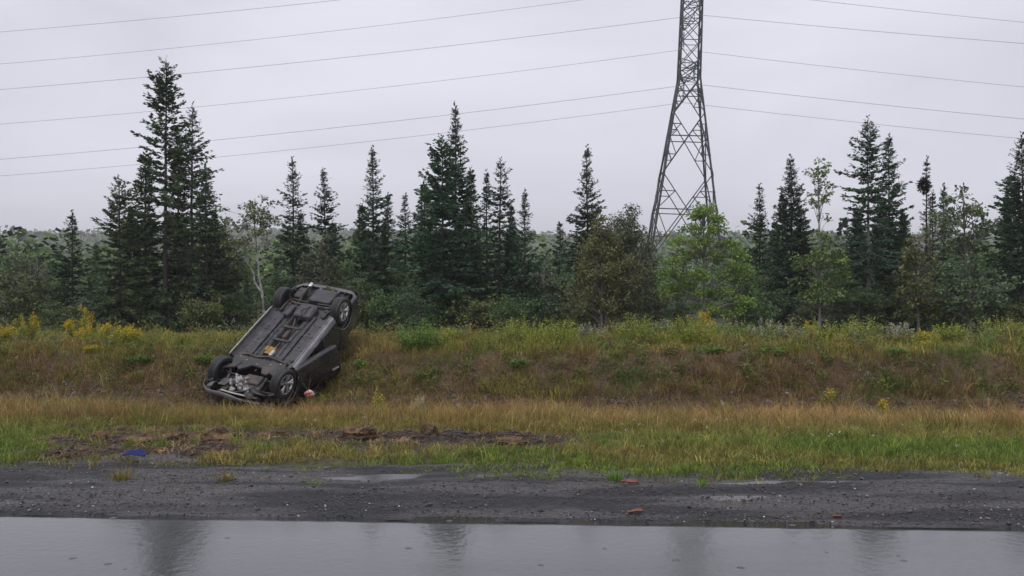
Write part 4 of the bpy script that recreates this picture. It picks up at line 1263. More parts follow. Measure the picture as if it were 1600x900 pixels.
def rough_lump(seed, sx, sy, sz, sub=3, amp=.35):
    bm = bmesh.new()
    bmesh.ops.create_icosphere(bm, subdivisions=sub, radius=1)
    co = np.array([v.co[:] for v in bm.verts])
    n = fbm(co[:, 0] * 1.7 + seed, co[:, 1] * 1.7 + co[:, 2] * 2.1, seed, 4) - .5
    n2 = fbm(co[:, 2] * 2.7 + seed, co[:, 0] * 2.7 - co[:, 1] * 1.1, seed + 9, 4) - .5
    co = co * (1 + amp * 2.2 * n + amp * n2)[:, None] * np.array([sx, sy, sz])
    f = np.array([[v.index for v in p.verts] for p in bm.faces]); bm.free()
    return co, f


AXF, AXR, TRK, WZ = 1.325, -1.325, .76, -.05
XF, XR = 2.02, -2.20


def half_w(x):
    t = max(0, (x - 1.25) / .95); u = max(0, (-x - 1.35) / .95)
    return .88 * (1 - .20 * t * t - .16 * u * u)


def fz(z): return float(np.interp(z, [-.2, -.12, -.03, .15, .40, .64], [.90, .925, .965, 1.0, .99, .955]))


def belt(x): return float(np.interp(x, [-2.25, -1.6, -.15, .9, 1.3, 2.2], [.66, .68, .64, .60, .55, .34]))


def zlow(x):
    z = float(np.interp(x, [-2.3, -1.75, -1.6, 1.6, 1.75, 2.2], [.02, -.04, -.12, -.12, -.08, -.02]))
    for ax in (AXF, AXR):
        d = abs(x - ax)
        if d < .40: z = max(z, WZ + .02 + math.sqrt(max(0, .40 ** 2 - d * d)))
    return z


def side_panel(name, x0, x1, side, mat=PAINT, dent=.008, nx=24, nz=9, top=None, label=None):
    def f(u, v):
        x = x0 + (x1 - x0) * u
        zb = zlow(x); zt = belt(x) if top is None else top
        z = zb + (zt - zb) * v
        crease = .012 * math.exp(-((z - .42) / .05) ** 2)
        return (x, side * (half_w(x) * fz(z) + crease), z)
    o = c_grid(name, f, nx, nz, mat, thick=.025, dent=dent, dseed=int(100 + 10 * x0 + side))
    if label: o['label'] = label
    return o


HG = .012
for sd in (1, -1):
    side_panel('fender', .93 + HG, XF - .30, sd, dent=.03, nx=40)
    side_panel('rear_door', -.20 - HG, -.96 + HG, sd, nx=24)
    side_panel('quarter_panel', -.96 - HG, XR + .22, sd, nx=40)
    # rocker sill with its pinch flange
    def fs(u, v, sd=sd):
        x = .90 - 1.82 * u
        a = [(.885 * .955, -.03), (.875 * .94, -.13), (.80, -.155), (.765, -.155), (.76, -.20), (.75, -.20), (.745, -.15), (.68, -.10)]
        t = v * (len(a) - 1); i = min(int(t), len(a) - 2); q = t - i
        y = a[i][0] * (1 - q) + a[i + 1][0] * q; z = a[i][1] * (1 - q) + a[i + 1][1] * q
        if .755 > y > .70 and z < -.17: z += .015 * (math.sin(x * 26) > .6)
        return (x, sd * y, z)
    o = c_grid('sill', fs, 60, 15, SILL if sd < 0 else UNDER, dent=.006, dseed=3)
    if sd > 0: c_tube('sill_highlight', [(.88, .815, -.165), (.2, .82, -.165), (-.5, .82, -.165), (-.90, .815, -.16)], .013, PALE, 6)['label'] = 'pale strip painted as a highlight along the sill edge'  # thin pale tube, its colour standing in for light reflected off the left sill edge
side_panel('front_door', .93 - HG, -.20 + HG, 1)


# open front door on the right: swung out about its hinge line
def door_pt(u, v):
    x = .92 - 1.10 * u
    zb, zt = -.11, belt(x)
    z = zb + (zt - zb) * v
    crease = .012 * math.exp(-((z - .42) / .05) ** 2)
    return Vector((x, -(half_w(x) * fz(z) + crease), z))


HINGE = Vector((.92, -.85, 0)); RD = Matrix.Rotation(math.radians(24), 3, 'Z')


def swing(p): return HINGE + RD @ (Vector(p) - HINGE)


od = c_grid('front_door', lambda u, v: swing(door_pt(u, v)), 22, 12, PAINT, thick=.03, dent=.012, dseed=9)
od['label'] = 'front door hanging open and dented'
c_grid('door_lining', lambda u, v: swing(door_pt(.03 + .94 * u, .04 + .9 * v) + Vector((0, .09, 0))), 8, 6, DARK, od, thick=.03)
fr = [swing(Vector((.86, -.82, .60))), swing(Vector((.45, -.72, .93))), swing(Vector((-.10, -.70, .97))), swing(Vector((-.17, -.83, .62)))]
c_tube('window_frame', fr, .018, DARK, 6, od)
c_grid('window', lambda u, v: swing(Vector((.80 - .93 * u, -.83 + .11 * v, .62 + v * (.05 + .31 * min(1, u * 2.2))))), 8, 5, GLASS, od, thick=.006)
c_box('door_handle', swing(Vector((-.03, -.91, .45))), (.18, .03, .035), CHROME, .01, od, RD)
c_box('wing_mirror', swing(Vector((.70, -.99, .66))), (.12, .20, .13), DARK, .03, od, RD)
c_box('wing_mirror', Vector((.70, .98, .66)), (.12, .20, .13), DARK, .03)
# hood, crumpled
c_grid('hood', lambda u, v: ((.95 + (XF - .12 - .95) * u), (half_w(.95 + 1.05 * u) * .93) * (2 * v - 1), belt(.95 + 1.05 * u) + .06 * (1 - (2 * v - 1) ** 2) + .03 * math.sin(u * 9)), 16, 14, PAINT, thick=.015, dent=.045, dseed=21)
# greenhouse, pressed in by the roof landing
RZ = .98


def roof_w(x): return float(np.interp(x, [-1.9, -1.3, .3, .5], [.55, .62, .64, .60]))


c_grid('roof', lambda u, v: (.42 - 2.12 * u, roof_w(.42 - 2.12 * u) * (2 * v - 1), RZ + .05 * (1 - (2 * v - 1) ** 2) + .06 * math.sin(math.pi * u) - .05 * u), 18, 12, PAINT, thick=.02, dent=.03, dseed=31)
c_grid('windshield', lambda u, v: (.95 - .53 * u, (.80 - .18 * u) * (2 * v - 1) * (1 - .0 * u), .60 + (RZ - .60) * u + .03 * (1 - (2 * v - 1) ** 2)), 8, 12, GLASS, thick=.008)
c_grid('rear_window', lambda u, v: (-1.72 - .42 * u, (.55 + .13 * u) * (2 * v - 1), RZ - .05 - (RZ - .05 - .66) * u), 8, 10, GLASS, thick=.008)
for sd in (1, -1):
    def pl(a, b, w, sd=sd): c_tube('pillar', [(a[0], sd * a[1], a[2]), ((a[0] + b[0]) / 2, sd * (a[1] + b[1]) / 2 + sd * .02, (a[2] + b[2]) / 2), (b[0], sd * b[1], b[2])], w, PAINT, 6, n=8)
    pl((.95, .82, .60), (.42, .62, RZ), .035)
    pl((-.18, .83, .64), (-.22, .64, RZ + .03), .04)
    pl((-.98, .82, .66), (-1.02, .62, RZ + .02), .04)
    pl((-2.10, .70, .66), (-1.70, .57, RZ - .04), .06)
    if sd > 0:
        c_grid('side_window', lambda u, v: (.86 - 1.0 * u, .81 - .17 * v, .62 + v * min(.36, .05 + u * .8)), 8, 5, GLASS, thick=.006)
    c_grid('side_window', lambda u, v: (-.24 - .70 * u, sd * (.82 - .17 * v), .65 + v * .33), 6, 5, GLASS, thick=.006)
    c_grid('side_window', lambda u, v: (-1.06 - .85 * u, sd * (.81 - .17 * v - .06 * u), .67 + v * (.31 - .2 * u)), 6, 5, GLASS, thick=.006)


# bumpers: skins wrapped round the ends
def wrap(xc, xe, hw, t, sgn):
    """A path from left to right round an end: t 0..1."""
    a = (t - .5) * 2
    y = hw * math.copysign(min(1, abs(a) * 1.18) ** 1, -a) if abs(a) < .85 else -math.copysign(hw, a)
    k = min(1, max(0, (abs(a) - .62) / .38))
    x = xe + (xc - xe) * (k ** 1.6) - sgn * .0
    y = -a / .85 * hw if abs(a) < .85 else -math.copysign(hw * (1 + .0), a)
    bow = .10 * (1 - min(1, abs(a)) ** 2)
    return x + sgn * bow * .6, y


def fb(u, v):
    x, y = wrap(1.74, XF - .06, .80, u, 1)
    z = -.08 + .13 * v
    # the left corner is torn loose and hangs out
    tear = max(0, .42 - u) / .42
    return (x + .04 * math.sin(v * 3.1) - .02 * tear, y + .05 * tear, z - .08 * tear + .02 * math.sin(u * 14) + .22 * max(0, u - .55) * (1 - v))


c_grid('front_bumper', lambda u, v: fb(u * .60, v), 44, 7, GREYP, thick=.012, dent=.035, dseed=41)['label'] = 'crumpled front bumper with its corner torn loose'


def rb(u, v):
    x, y = wrap(-1.74, XR + .03, .83, u, -1)
    z = .02 + .36 * v
    return (x - .05 * math.sin(v * 3.1), y, z)


c_grid('rear_bumper', rb, 44, 8, PAINT, thick=.02, dent=.006, dseed=43)


def rblip(u, v):
    x, y = wrap(-1.74, XR + .03, .83, u, -1)
    return (x + .09 * v * (1 if abs(u - .5) < .36 else .3), y * (1 - .06 * v), .018 + .02 * v)


c_grid('bumper_lip', rblip, 44, 3, GREYP, thick=.012)
c_grid('tailgate', lambda u, v: (XR + .02 + .10 * v, (.74 - .05 * v) * (2 * u - 1), .38 + .29 * v + .0 * u), 14, 6, PAINT, thick=.03, dent=.01, dseed=47)
for sd in (1, -1):
    c_box('tail_light', Vector((XR + .10, sd * .655, .50)), (.12, .16, .24), REDL, .03)
    c_box('headlight', Vector((XF - .22, sd * .60, .24)), (.20, .30, .12), LAMP, .03)

# ---- the belly
ZF = -.10


def floor_pt(u, v):
    x = .86 - 1.70 * u
    y = -.70 + 1.40 * v
    ay = abs(y)
    z = ZF
    if ay < .15: z += .17 * sm(.15, .11, ay)                        # the tunnel
    for c in (.30, .46, .60):
        z -= .010 * math.exp(-((ay - c) / .03) ** 2)                 # pressed ribs
    z -= .012 * sm(.47, .53, u) * sm(.60, .54, u)
    return (x, y, float(z))


c_grid('floor_pan', floor_pt, 50, 61, UNDER, dent=.004, dseed=51)
for sd in (1, -1):
    c_box('chassis_rail', Vector((-.02, sd * .38, ZF - .022)), (1.66, .075, .05), UNDER, .015)
c_box('tunnel_brace', Vector((.10, 0, ZF - .012)), (.06, .44, .02), SUBF, .006)
c_box('tunnel_brace', Vector((-.38, 0, ZF - .012)), (.07, .46, .02), SUBF, .006)
c_tube('exhaust_pipe', [(1.15, .03, -.04), (.75, .02, -.06), (.4, .0, -.05), (-.1, 0, -.04), (-.55, .02, -.06), (-.8, .10, -.14), (-1.15, .32, -.10), (-1.4, .38, -.02), (-1.65, .42, -.06)], .028, RUST, 10, n=50)
c_tube('resonator', [(-.02, .0, -.055), (.0, 0, -.055), (-.24, 0, -.055), (-.26, 0, -.055)], .062, RUST, 14, n=10)
c_box('heat_shield', Vector((.50, .02, ZF - .018)), (.24, .20, .03), GOLD, .012)['label'] = 'golden foil heat shield'
c_box('heat_shield', Vector((.46, .12, ZF - .03)), (.14, .07, .03), GOLD, .012)
c_box('flexible_joint', Vector((.58, -.07, ZF - .01)), (.18, .08, .08), ALU, .02)
# fuel tank in two lobes with straps
c_box('fuel_tank', Vector((-.90, -.10, -.165)), (.46, .50, .17), UNDER, .07, taper=.90, segs=3)
c_tube('tank_strap', [(-.70, -.16, -.13), (-.72, -.16, -.255), (-.90, -.15, -.262), (-1.08, -.14, -.255), (-1.10, -.14, -.13)], .012, SUBF, 6)
c_tube('brake_line', [(.6, -.26, -.12), (0, -.25, -.12), (-.6, -.30, -.13), (-.9, -.28, -.27), (-1.2, -.30, -.2)], .008, DARK, 6)
c_tube('parking_brake_cable', [(-.5, -.05, -.13), (-.72, -.12, -.26), (-.85, -.02, -.275), (-.98, -.14, -.27), (-1.22, -.42, -.16)], .009, DARK, 6)
c_box('charcoal_canister', Vector((-.86, .30, -.155)), (.42, .18, .15), UNDER, .06, taper=.9, segs=3)
c_box('floor_kickup', Vector((-1.0, .0, -.04)), (.42, 1.36, .10), UNDER, .03)
# rear suspension
c_tube('rear_beam', [(-1.36, .62, -.06), (-1.24, .4, -.10), (-1.22, 0, -.12), (-1.24, -.4, -.10), (-1.36, -.62, -.06)], .038, SUBF, 8)
for sd in (1, -1):
    c_tube('trailing_arm', [(-.86, sd * .56, -.12), (-1.1, sd * .58, -.12), (-1.34, sd * .62, -.06)], .035, SUBF, 8)
    c_tube('lateral_link', [(-1.40, sd * .12, -.06), (-1.42, sd * .62, -.07)], .02, SUBF, 6)
    hel = [(-1.48 + .05 * math.cos(a), sd * .50 + .05 * math.sin(a), -.06 + .24 * a / 31.4) for a in np.linspace(0, 31.4, 60)]
    c_tube('coil_spring', hel, .008, DARK, 5, n=60)
    c_tube('shock_absorber', [(-1.52, sd * .56, -.08), (-1.50, sd * .54, .12), (-1.46, sd * .52, .30)], .025, DARK, 8)
c_box('spare_wheel_well', Vector((-1.78, -.08, .04)), (.52, .62, .18), UNDER, .06, taper=.93, segs=3)
c_box('boot_floor', Vector((-1.74, 0, .12)), (.84, 1.20, .06), DARK, .02)
c_box('rear_muffler', Vector((-1.70, .50, -.02)), (.40, .22, .16), SUBF, .06, segs=3)
c_tube('tailpipe', [(-1.84, .46, -.02), (-1.96, .45, -.02), (-2.06, .44, -.03)], .030, SUBF, 10, n=10)
tp_ = c_tube('tailpipe_tip', [(-2.02, .44, -.03), (-2.10, .44, -.035), (-2.15, .44, -.04)], .042, CHROME, 12, n=6)
for y in (-.30, .18):
    c_box('bumper_bracket', Vector((-2.13, y, .06)), (.16, .07, .06), GREYP, .015)
c_box('tow_eye', Vector((-2.12, -.48, .05)), (.10, .04, .05), SUBF, .01)
# front subframe, notched round the sump
sub = [(.86, .60), (.86, -.60), (1.00, -.66), (1.14, -.60), (1.20, -.40), (1.30, -.36), (1.28, -.22), (1.12, -.14), (1.10, .10), (1.20, .20), (1.30, .34), (1.22, .42), (1.14, .60), (1.00, .66)]
c_poly('front_subframe', sub, -.17, -.11, SUBF)
c_tube('subframe_edge', [(.86, .62, -.14), (.78, .40, -.165), (.84, .15, -.16), (.74, -.1, -.16), (.80, -.35, -.165), (.84, -.62, -.14)], .03, SUBF, 8)
c_poly('floor_front', [(.98, .70), (.98, -.70), (.80, -.70), (.80, .70)], -.11, -.07, UNDER)
for sd in (1, -1):
    arm_ = [(1.02, sd * .40), (1.10, sd * .36), (1.26, sd * .42), (1.33, sd * .60), (1.38, sd * .70), (1.30, sd * .70), (1.20, sd * .58), (1.06, sd * .50)]
    c_poly('control_arm', arm_ if sd > 0 else arm_[::-1], -.19, -.14, SUBF)
    c_tube('drive_shaft', [(1.36, sd * .20, -.02), (1.34, sd * .45, -.035), (1.325, sd * .66, WZ)], [.035, .016, .016, .04], SUBF, 8, n=12)
    c_tube('tie_rod', [(1.12, sd * .30, -.03), (1.16, sd * .66, -.05)], .013, DARK, 6, n=6)
    c_tube('anti_roll_bar', [(1.06, 0, -.12), (1.05, sd * .45, -.13), (1.20, sd * .56, -.11)], .013, DARK, 6, n=12)
# power train
c_box('engine_block', Vector((1.48, -.14, .14)), (.42, .50, .44), SUBF, .04)
c_box('oil_pan', Vector((1.46, -.20, -.09)), (.30, .30, .10), SUBF, .04, taper=.85, segs=3)
c_box('gearbox', Vector((1.50, .24, .04)), (.36, .30, .26), SUBF, .06, taper=.8, segs=3)
CAST = [(1.52, .20, -.06, .15, .12, .09, 3), (1.66, .08, -.05, .12, .10, .08, 5), (1.58, .34, -.04, .10, .09, .08, 8), (1.72, -.10, -.02, .11, .14, .08, 11), (1.44, .06, -.07, .10, .08, .07, 14), (1.78, .22, -.01, .09, .10, .06, 17)]
for k, (x, y, z, q) in enumerate(((1.62, .16, -.10, .09), (1.52, .10, -.12, .07), (1.66, .30, -.07, .08), (1.56, -.02, -.11, .06), (1.70, .04, -.06, .10), (1.40, .30, -.10, .06), (1.74, -.16, -.04, .09))):
    c_tube('casting_boss', [(x, y, z + .06), (x + .01, y, z), (x + .015, y + .01, z - .025)], [q * .6, q * .55, q * .3], ALU, 9, n=6)
c_tube('gearbox_rib', [(1.38, .34, -.09), (1.55, .22, -.125), (1.72, .12, -.08)], .022, ALU, 6)
c_tube('coolant_hose', [(1.40, -.36, -.02), (1.60, -.30, -.08), (1.80, -.10, -.06), (1.86, .20, -.02)], .024, DARK, 8)
c_box('radiator', Vector((1.90, 0, .12)), (.06, .96, .36), DARK, .01)
c_tube('radiator_support', [(1.92, .38, -.10), (1.95, .10, -.105), (1.95, -.22, -.10)], .016, PALE, 6, n=10)['label'] = 'thin white bent bar under the radiator'
c_box('splash_shield', Vector((1.66, .44, -.09)), (.30, .18, .03), GREYP, .02, rot=Matrix.Rotation(.25, 3, 'Y'))
c_grid('splash_shield', lambda u, v: (1.72 + .20 * u, .58 + .16 * v, -.12 - .06 * math.sin(u * 2.5) + .08 * v), 8, 6, GREYP, thick=.012, dent=.02)
c_grid('splash_shield', lambda u, v: (1.66 + .20 * u, -.66 + .42 * v, -.08 + .05 * math.sin(u * 4 + v * 3)), 8, 8, DARK, thick=.012, dent=.03)
c_box('bumper_beam', Vector((1.99, 0, .04)), (.07, 1.16, .11), SUBF, .015)
c_box('firewall', Vector((1.0, 0, .26)), (.05, 1.5, .66), DARK, .02)
# wheel housings
for ax in (AXF, AXR):
    for sd in (1, -1):
        def wl_(u, v, ax=ax, sd=sd):
            a = math.pi * (1.12 * u - .06)
            return (ax + .415 * math.cos(a), sd * (.46 + .37 * v), WZ + .02 + .415 * math.sin(a))
        c_grid('wheel_housing', wl_, 18, 4, DARK, thick=.008)
        c_grid('housing_wall', lambda u, v, ax=ax, sd=sd: (ax + .41 * (1 - 2 * u), sd * .455, WZ + .02 + math.sqrt(max(0, 1 - (1 - 2 * u) ** 2)) * .41 * v), 14, 5, DARK, thick=.008)
# torn liners hanging out of the arches, mud packed round the axle ends
for k, (x, y, sx_, sy_, dz) in enumerate(((1.02, .70, .22, .16, -.10), (1.70, -.72, .20, .14, -.09), (1.66, .76, .16, .12, -.12), (-.98, .66, .16, .14, -.08), (-1.66, -.70, .18, .12, -.06))):
    c_grid('torn_liner', lambda u, v, x=x, y=y, sx_=sx_, sy_=sy_, dz=dz: (x + sx_ * (u - .5), y + sy_ * (v - .5), WZ + .02 + dz * math.sin(2.4 * u) * (1 - .4 * v)), 7, 6, DARK, thick=.006, dent=.03, dseed=160 + k)
MUD = noise_var('dried_mud', (.055, .042, .033), .3, 14, .9, bump=.6, bscale=30)
for k, (x, y, z, q) in enumerate(((1.20, .52, -.12, .06), (1.16, -.54, -.12, .055), (-1.18, .50, -.09, .05), (-1.16, -.5, -.10, .05), (1.84, -.30, -.04, .09), (1.80, .36, -.05, .07), (.84, .30, -.13, .05), (-2.0, -.2, .0, .06), (.70, -.62, -.12, .04))):
    co, f = rough_lump(220 + k, q * 1.3, q, q * .55, 2, .5)
    link('mud_cake', mesh_np('mud_cake', co + np.array([x, y, z]), f, None, True), MUD, car)
for k, (x, y0, y1) in enumerate(((.64, .2, .66), (.30, .2, .66), (-.20, .2, .66), (-.58, .2, .66), (.64, -.66, -.2), (.30, -.66, -.2), (-.20, -.66, -.2), (-.58, -.66, -.2))):
    c_box('floor_swage', Vector((x, (y0 + y1) / 2, ZF - .006)), (.05, y1 - y0, .02), UNDER, .008)
c_tube('fuel_line', [(.85, .26, -.12), (.3, .25, -.125), (-.3, .26, -.125), (-.68, .20, -.14)], .007, DARK, 6)
# seats and dash seen through the door opening
for sd in (1, -1):
    c_box('seat', Vector((.12, sd * .36, .16)), (.52, .50, .18), SEAT, .05)
    c_box('seat_back', Vector((-.22, sd * .36, .46)), (.16, .50, .58), SEAT, .05, rot=Matrix.Rotation(-.25, 3, 'Y'))
c_box('rear_bench', Vector((-.85, 0, .18)), (.52, 1.3, .18), SEAT, .05)
c_box('dashboard', Vector((.80, 0, .48)), (.28, 1.45, .26), DARK, .05)
c_box('roof_lining', Vector((-.6, 0, .96)), (1.8, 1.05, .03), SEAT, .01)


# broken castings of the gearbox and engine
for (x, y, z, a_, b__, c__, sd_) in CAST:
    rt_ = Matrix.Rotation(.5 * math.sin(sd_ * 1.7), 3, 'X') @ Matrix.Rotation(.6 * math.cos(sd_ * 2.3), 3, 'Z') @ Matrix.Rotation(.4 * math.sin(sd_ * 3.1), 3, 'Y')
    hs_ = c_box('broken_casting', Vector((x, y, z)), (a_ * 1.3, b__ * 1.3, c__ * 1.5), ALU, .022, rot=rt_, taper=.7, segs=1)
    for q_ in (-.3, 0, .3):
        c_box('cooling_rib', Vector((x, y, z)) + rt_ @ Vector((q_ * a_ * 1.2, 0, -c__ * .55)), (.012, b__ * 1.1, c__ * .7), ALU, .004, parent=hs_, rot=rt_, segs=1)


# wheels
def wheel(ax, sd, steer, camber=0., rims=True):
    root = empty('wheel'); root.parent = car
    root.matrix_basis = Matrix.Translation((ax, sd * TRK, WZ)) @ Matrix.Rotation(steer, 4, 'Z') @ Matrix.Rotation(camber, 4, 'X')
    w = .108
    R = .325
    prof = [(.215, -w * .86), (.235, -w * .98), (.28, -w * 1.04), (.305, -w * .96), (.318, -w * .86), (R, -w * .66), (R + .002, -w * .42), (R - .008, -w * .40), (R - .008, -w * .34), (R + .003, -w * .32), (R + .004, -w * .05), (R - .008, -w * .03),
            (R - .008, w * .03), (R + .004, w * .05), (R + .003, w * .32), (R - .008, w * .34), (R - .008, w * .40), (R + .002, w * .42), (R, w * .66), (.318, w * .86), (.305, w * .96), (.28, w * 1.04), (.235, w * .98), (.215, w * .86)]
    N = 48
    a = np.linspace(0, 2 * math.pi, N, endpoint=False)

    def lathe(prof, closed):
        V = np.array([[(r * math.cos(t), y, r * math.sin(t)) for r, y in prof] for t in a]).reshape(-1, 3)
        m_ = len(prof); f = []
        for i in range(N):
            j = (i + 1) % N
            for k in range(m_ if closed else m_ - 1):
                k2 = (k + 1) % m_
                f.append([i * m_ + k, j * m_ + k, j * m_ + k2, i * m_ + k2])
        return V, np.array(f)
    V, F = lathe(prof, False)
    link('tyre', mesh_np('tyre', V, F, None, True), RUBBER, root)
    o = sd
    # rim: barrel, lip, five broad twin spokes, hub
    barrel = [(.222, -o * w * .82), (.212, -o * w * .78), (.20, -o * w * .4), (.20, o * w * .5), (.212, o * w * .84), (.226, o * w * .93), (.218, o * w * .99), (.204, o * w * .9), (.196, o * w * .5)]
    V, F = lathe(barrel, False)
    rim = link('rim', mesh_np('rim', V, F, None, True), RIM, root)
    link('wheel_disc', (lambda vf: mesh_np('wheel_disc', vf[0], vf[1], None, True))(lathe([(.198, -o * w * .3), (.10, -o * w * .35), (.02, -o * w * .35)], False)), DARK, root)
    link('brake_disc', (lambda vf: mesh_np('brake_disc', vf[0], vf[1], None, True))(lathe([(.06, -o * w * .1), (.145, -o * w * .1), (.145, o * w * .05), (.06, o * w * .05)], False)), SUBF, root)
    for k in range(5):
        t0 = 2 * math.pi * k / 5 + .35
        for dt in (-.13, .13):
            pts = []
            for r_, q, yy in ((.03, .35, .62), (.09, .55, .80), (.15, .8, .86), (.20, 1.0, .88)):
                t = t0 + dt * q * 1.5
                pts.append((r_ * math.cos(t), o * w * yy, r_ * math.sin(t)))
            pp = np.array(pts); u = np.linspace(0, 1, 6)
            p = np.stack([np.interp(u, np.linspace(0, 1, 4), pp[:, q]) for q in range(3)], 1)
            V, F = tube_np(p, np.array([.030, .028, .026, .027, .028, .030]), 6)
            link('spoke', mesh_np('spoke', V, F, None, True), RIM, rim)
    V, F = lathe([(.055, o * w * .3), (.055, o * w * .80), (.045, o * w * .88), (.0, o * w * .90)], False)
    link('hub_cap', mesh_np('hub_cap', V, F, None, True), RIM, rim)


wheel(AXF, 1, math.radians(10)); wheel(AXF, -1, math.radians(9)); wheel(AXR, 1, 0); wheel(AXR, -1, 0)
# rubber plugs and bolts over the floor
for k, (x, y) in enumerate(((.62, .55), (.62, -.55), (.20, .52), (.22, -.53), (-.30, .54), (-.28, -.52), (-.62, .5), (-.60, -.5), (-.1, .24), (-.1, -.24))):
    c_tube('drain_plug', [(x, y, ZF + .01), (x, y, ZF - .012), (x, y, ZF - .016)], [.03, .03, .018], DARK, 10, n=4)
for k, (x, y) in enumerate(((.92, .50), (.92, -.50), (1.06, .0), (1.0, .3), (1.0, -.3))):
    c_tube('bolt', [(x, y, -.16), (x, y, -.185), (x, y, -.19)], .016, ALU, 6, n=4)
for k, pts in enumerate((((1.34, .12, -.06), (1.5, .38, -.10), (1.78, .42, -.02)), ((1.30, -.30, -.06), (1.55, -.42, -.08), (1.82, -.36, .0)), ((1.62, -.30, -.02), (1.72, .0, -.10), (1.62, .26, -.12)))):
    c_tube('wiring_loom', pts, .012, DARK, 6)
# a wisp of turf caught on the raised rear bumper
_p = np.stack([np.full(90, -2.08) + _cr.normal(0, .035, 90), -.02 + _cr.normal(0, .09, 90), np.full(90, .03)], 1)
_d = norm(np.stack([_cr.normal(-.6, .5, 90), _cr.normal(0, .6, 90), _cr.normal(-.6, .5, 90)], 1)) * _cr.uniform(.05, .16, (90, 1))
V_, F_ = kites(_p, _d, norm(_cr.normal(0, 1, (90, 3))), np.full(90, .007))
link('caught_grass', mesh_np('caught_grass', V_, F_, np.tile([.12, .14, .04], (len(V_), 1))), M_blade, car)['kind'] = 'stuff'


# ------------------------------------------------------------------ single weeds and bushes on the bank and verge
def weed(name, label, cat, xp, ytop, Y, wpx, kind, seed, group=None, zfix=None):
    r = np.random.default_rng(seed)
    X = (xp - 800) * Y / FPX
    k = Y / FPX
    g = gz(X, Y)
    h = max(.12, CAM_Z + (450 - ytop) * k - g) * (1.42 if Y > 20.5 and 'ush' in kind else 1.28 if Y > 20.5 else 1.1 if Y > 15 else 1)
    w = wpx * k * (1.4 if Y > 20.5 else 1.2 if Y > 15 else 1)
    root = empty(name, (X, Y, g - .02))
    tag(root, label, cat, group)
    dens = dict(goldenrod=1., bush=1.3, pale=1., rust=.9, tuft=1.).get(kind, 1)
    ns = int(np.clip(44 * dens * (w / .5), 9, 75))
    a = r.uniform(0, 6.283, ns); rr = w * np.sqrt(r.random(ns))
    hh = h * r.uniform(.62, 1.0, ns) * (1 - .35 * (rr / w) ** 2)
    foot = np.stack([.45 * rr * np.cos(a), .45 * rr * np.sin(a), 0 * a], 1)
    top = np.stack([rr * np.cos(a), rr * np.sin(a), hh], 1)
    gr = {'goldenrod': (.23, .25, .04), 'bush': (.13, .22, .04), 'pale': (.17, .19, .08), 'rust': (.42, .12, .05), 'tuft': (.13, .24, .025), 'yellowbush': (.27, .31, .045), 'dry': (.24, .20, .06)}[kind]
    # stems
    V, F, C = blades(foot, np.full(ns, .01), np.full(ns, .01), np.zeros(ns), np.tile(gr, (ns, 1)), np.tile(gr, (ns, 1)), r)
    parts = []
    Wv = np.stack([-np.sin(a), np.cos(a), 0 * a], 1) * .006
    V = np.stack([foot - Wv, foot + Wv, top + Wv * .4, top - Wv * .4], 1).reshape(-1, 3)
    link('stems', mesh_np('stems', V, np.arange(4 * ns).reshape(-1, 4), np.tile(np.array(gr) * .7, (4 * ns, 1))), M_leaf, root)
    # leaves up each stem; a tuft is all upright blades instead
    if kind in ('tuft', 'dry'):
        n = ns * 9
        i = np.repeat(np.arange(ns), 9)
        P = foot[i] + r.normal(0, .02, (n, 3)) * np.array([1, 1, 0])
        C = np.array(gr) * r.uniform(.65, 1.3, (n, 1))
        hb = hh[i] * r.uniform(.5, 1.1, n)
        V, F, C = blades(P, hb, np.full(n, .009), r.uniform(.2, .9, n), C * .8, C * 1.1, r, head=a[i] + r.normal(0, .6, n))
        link('leaves', mesh_np('leaves', V, F, C), M_leaf, root)['kind'] = 'stuff'
        return root
    per = 44
    i = np.repeat(np.arange(ns), per); n = len(i)
    u = r.uniform(.10 if kind != 'goldenrod' else .2, 1.0, n)
    P = foot[i] * (1 - u)[:, None] + top[i] * u[:, None] + r.normal(0, .035, (n, 3))
    aa = r.uniform(0, 6.283, n)
    ll = r.uniform(.035, .075, n) * (1.2 - .5 * u)
    D = norm(np.stack([np.cos(aa), np.sin(aa), r.normal(.3, .4, n)], 1)) * ll[:, None]
    V, F = kites(P, D, norm(r.normal(0, .5, (n, 3)) + np.array([0, 0, 1])), ll * (.20 if kind not in ('bush', 'yellowbush') else .27))
    sh = r.uniform(.65, 1.3, (n, 1)) * r.uniform(.75, 1.25, (ns, 1))[i]
    C = np.repeat(np.array(gr) * sh, 4, 0)
    link('leaves', mesh_np('leaves', V, F, C), M_leaf, root)['kind'] = 'stuff'
    if kind in ('goldenrod', 'pale'):
        yel = np.array((.55, .40, .015)) if kind == 'goldenrod' else np.array((.45, .44, .36))
        per = 34
        sel = np.arange(ns)[r.random(ns) < (.6 if kind == 'goldenrod' else .5)]
        if len(sel) == 0: sel = np.arange(1)
        i = np.repeat(sel, per); n = len(i)
        q = r.random(n)
        P = top[i] + np.stack([r.normal(0, .035, n) * (1.2 - q) + .03 * q, r.normal(0, .03, n), -.10 + .16 * q], 1)
        D = norm(r.normal(0, 1, (n, 3)) + np.array([0, 0, .4])) * r.uniform(.02, .04, (n, 1))
        V, F = kites(P, D, norm(r.normal(0, 1, (n, 3))), np.full(n, .010))
        link('flower_heads', mesh_np('flower_heads', V, F, np.repeat(yel * r.uniform(.7, 1.2, (n, 1)), 4, 0)), M_leaf, root)['kind'] = 'stuff'
    return root


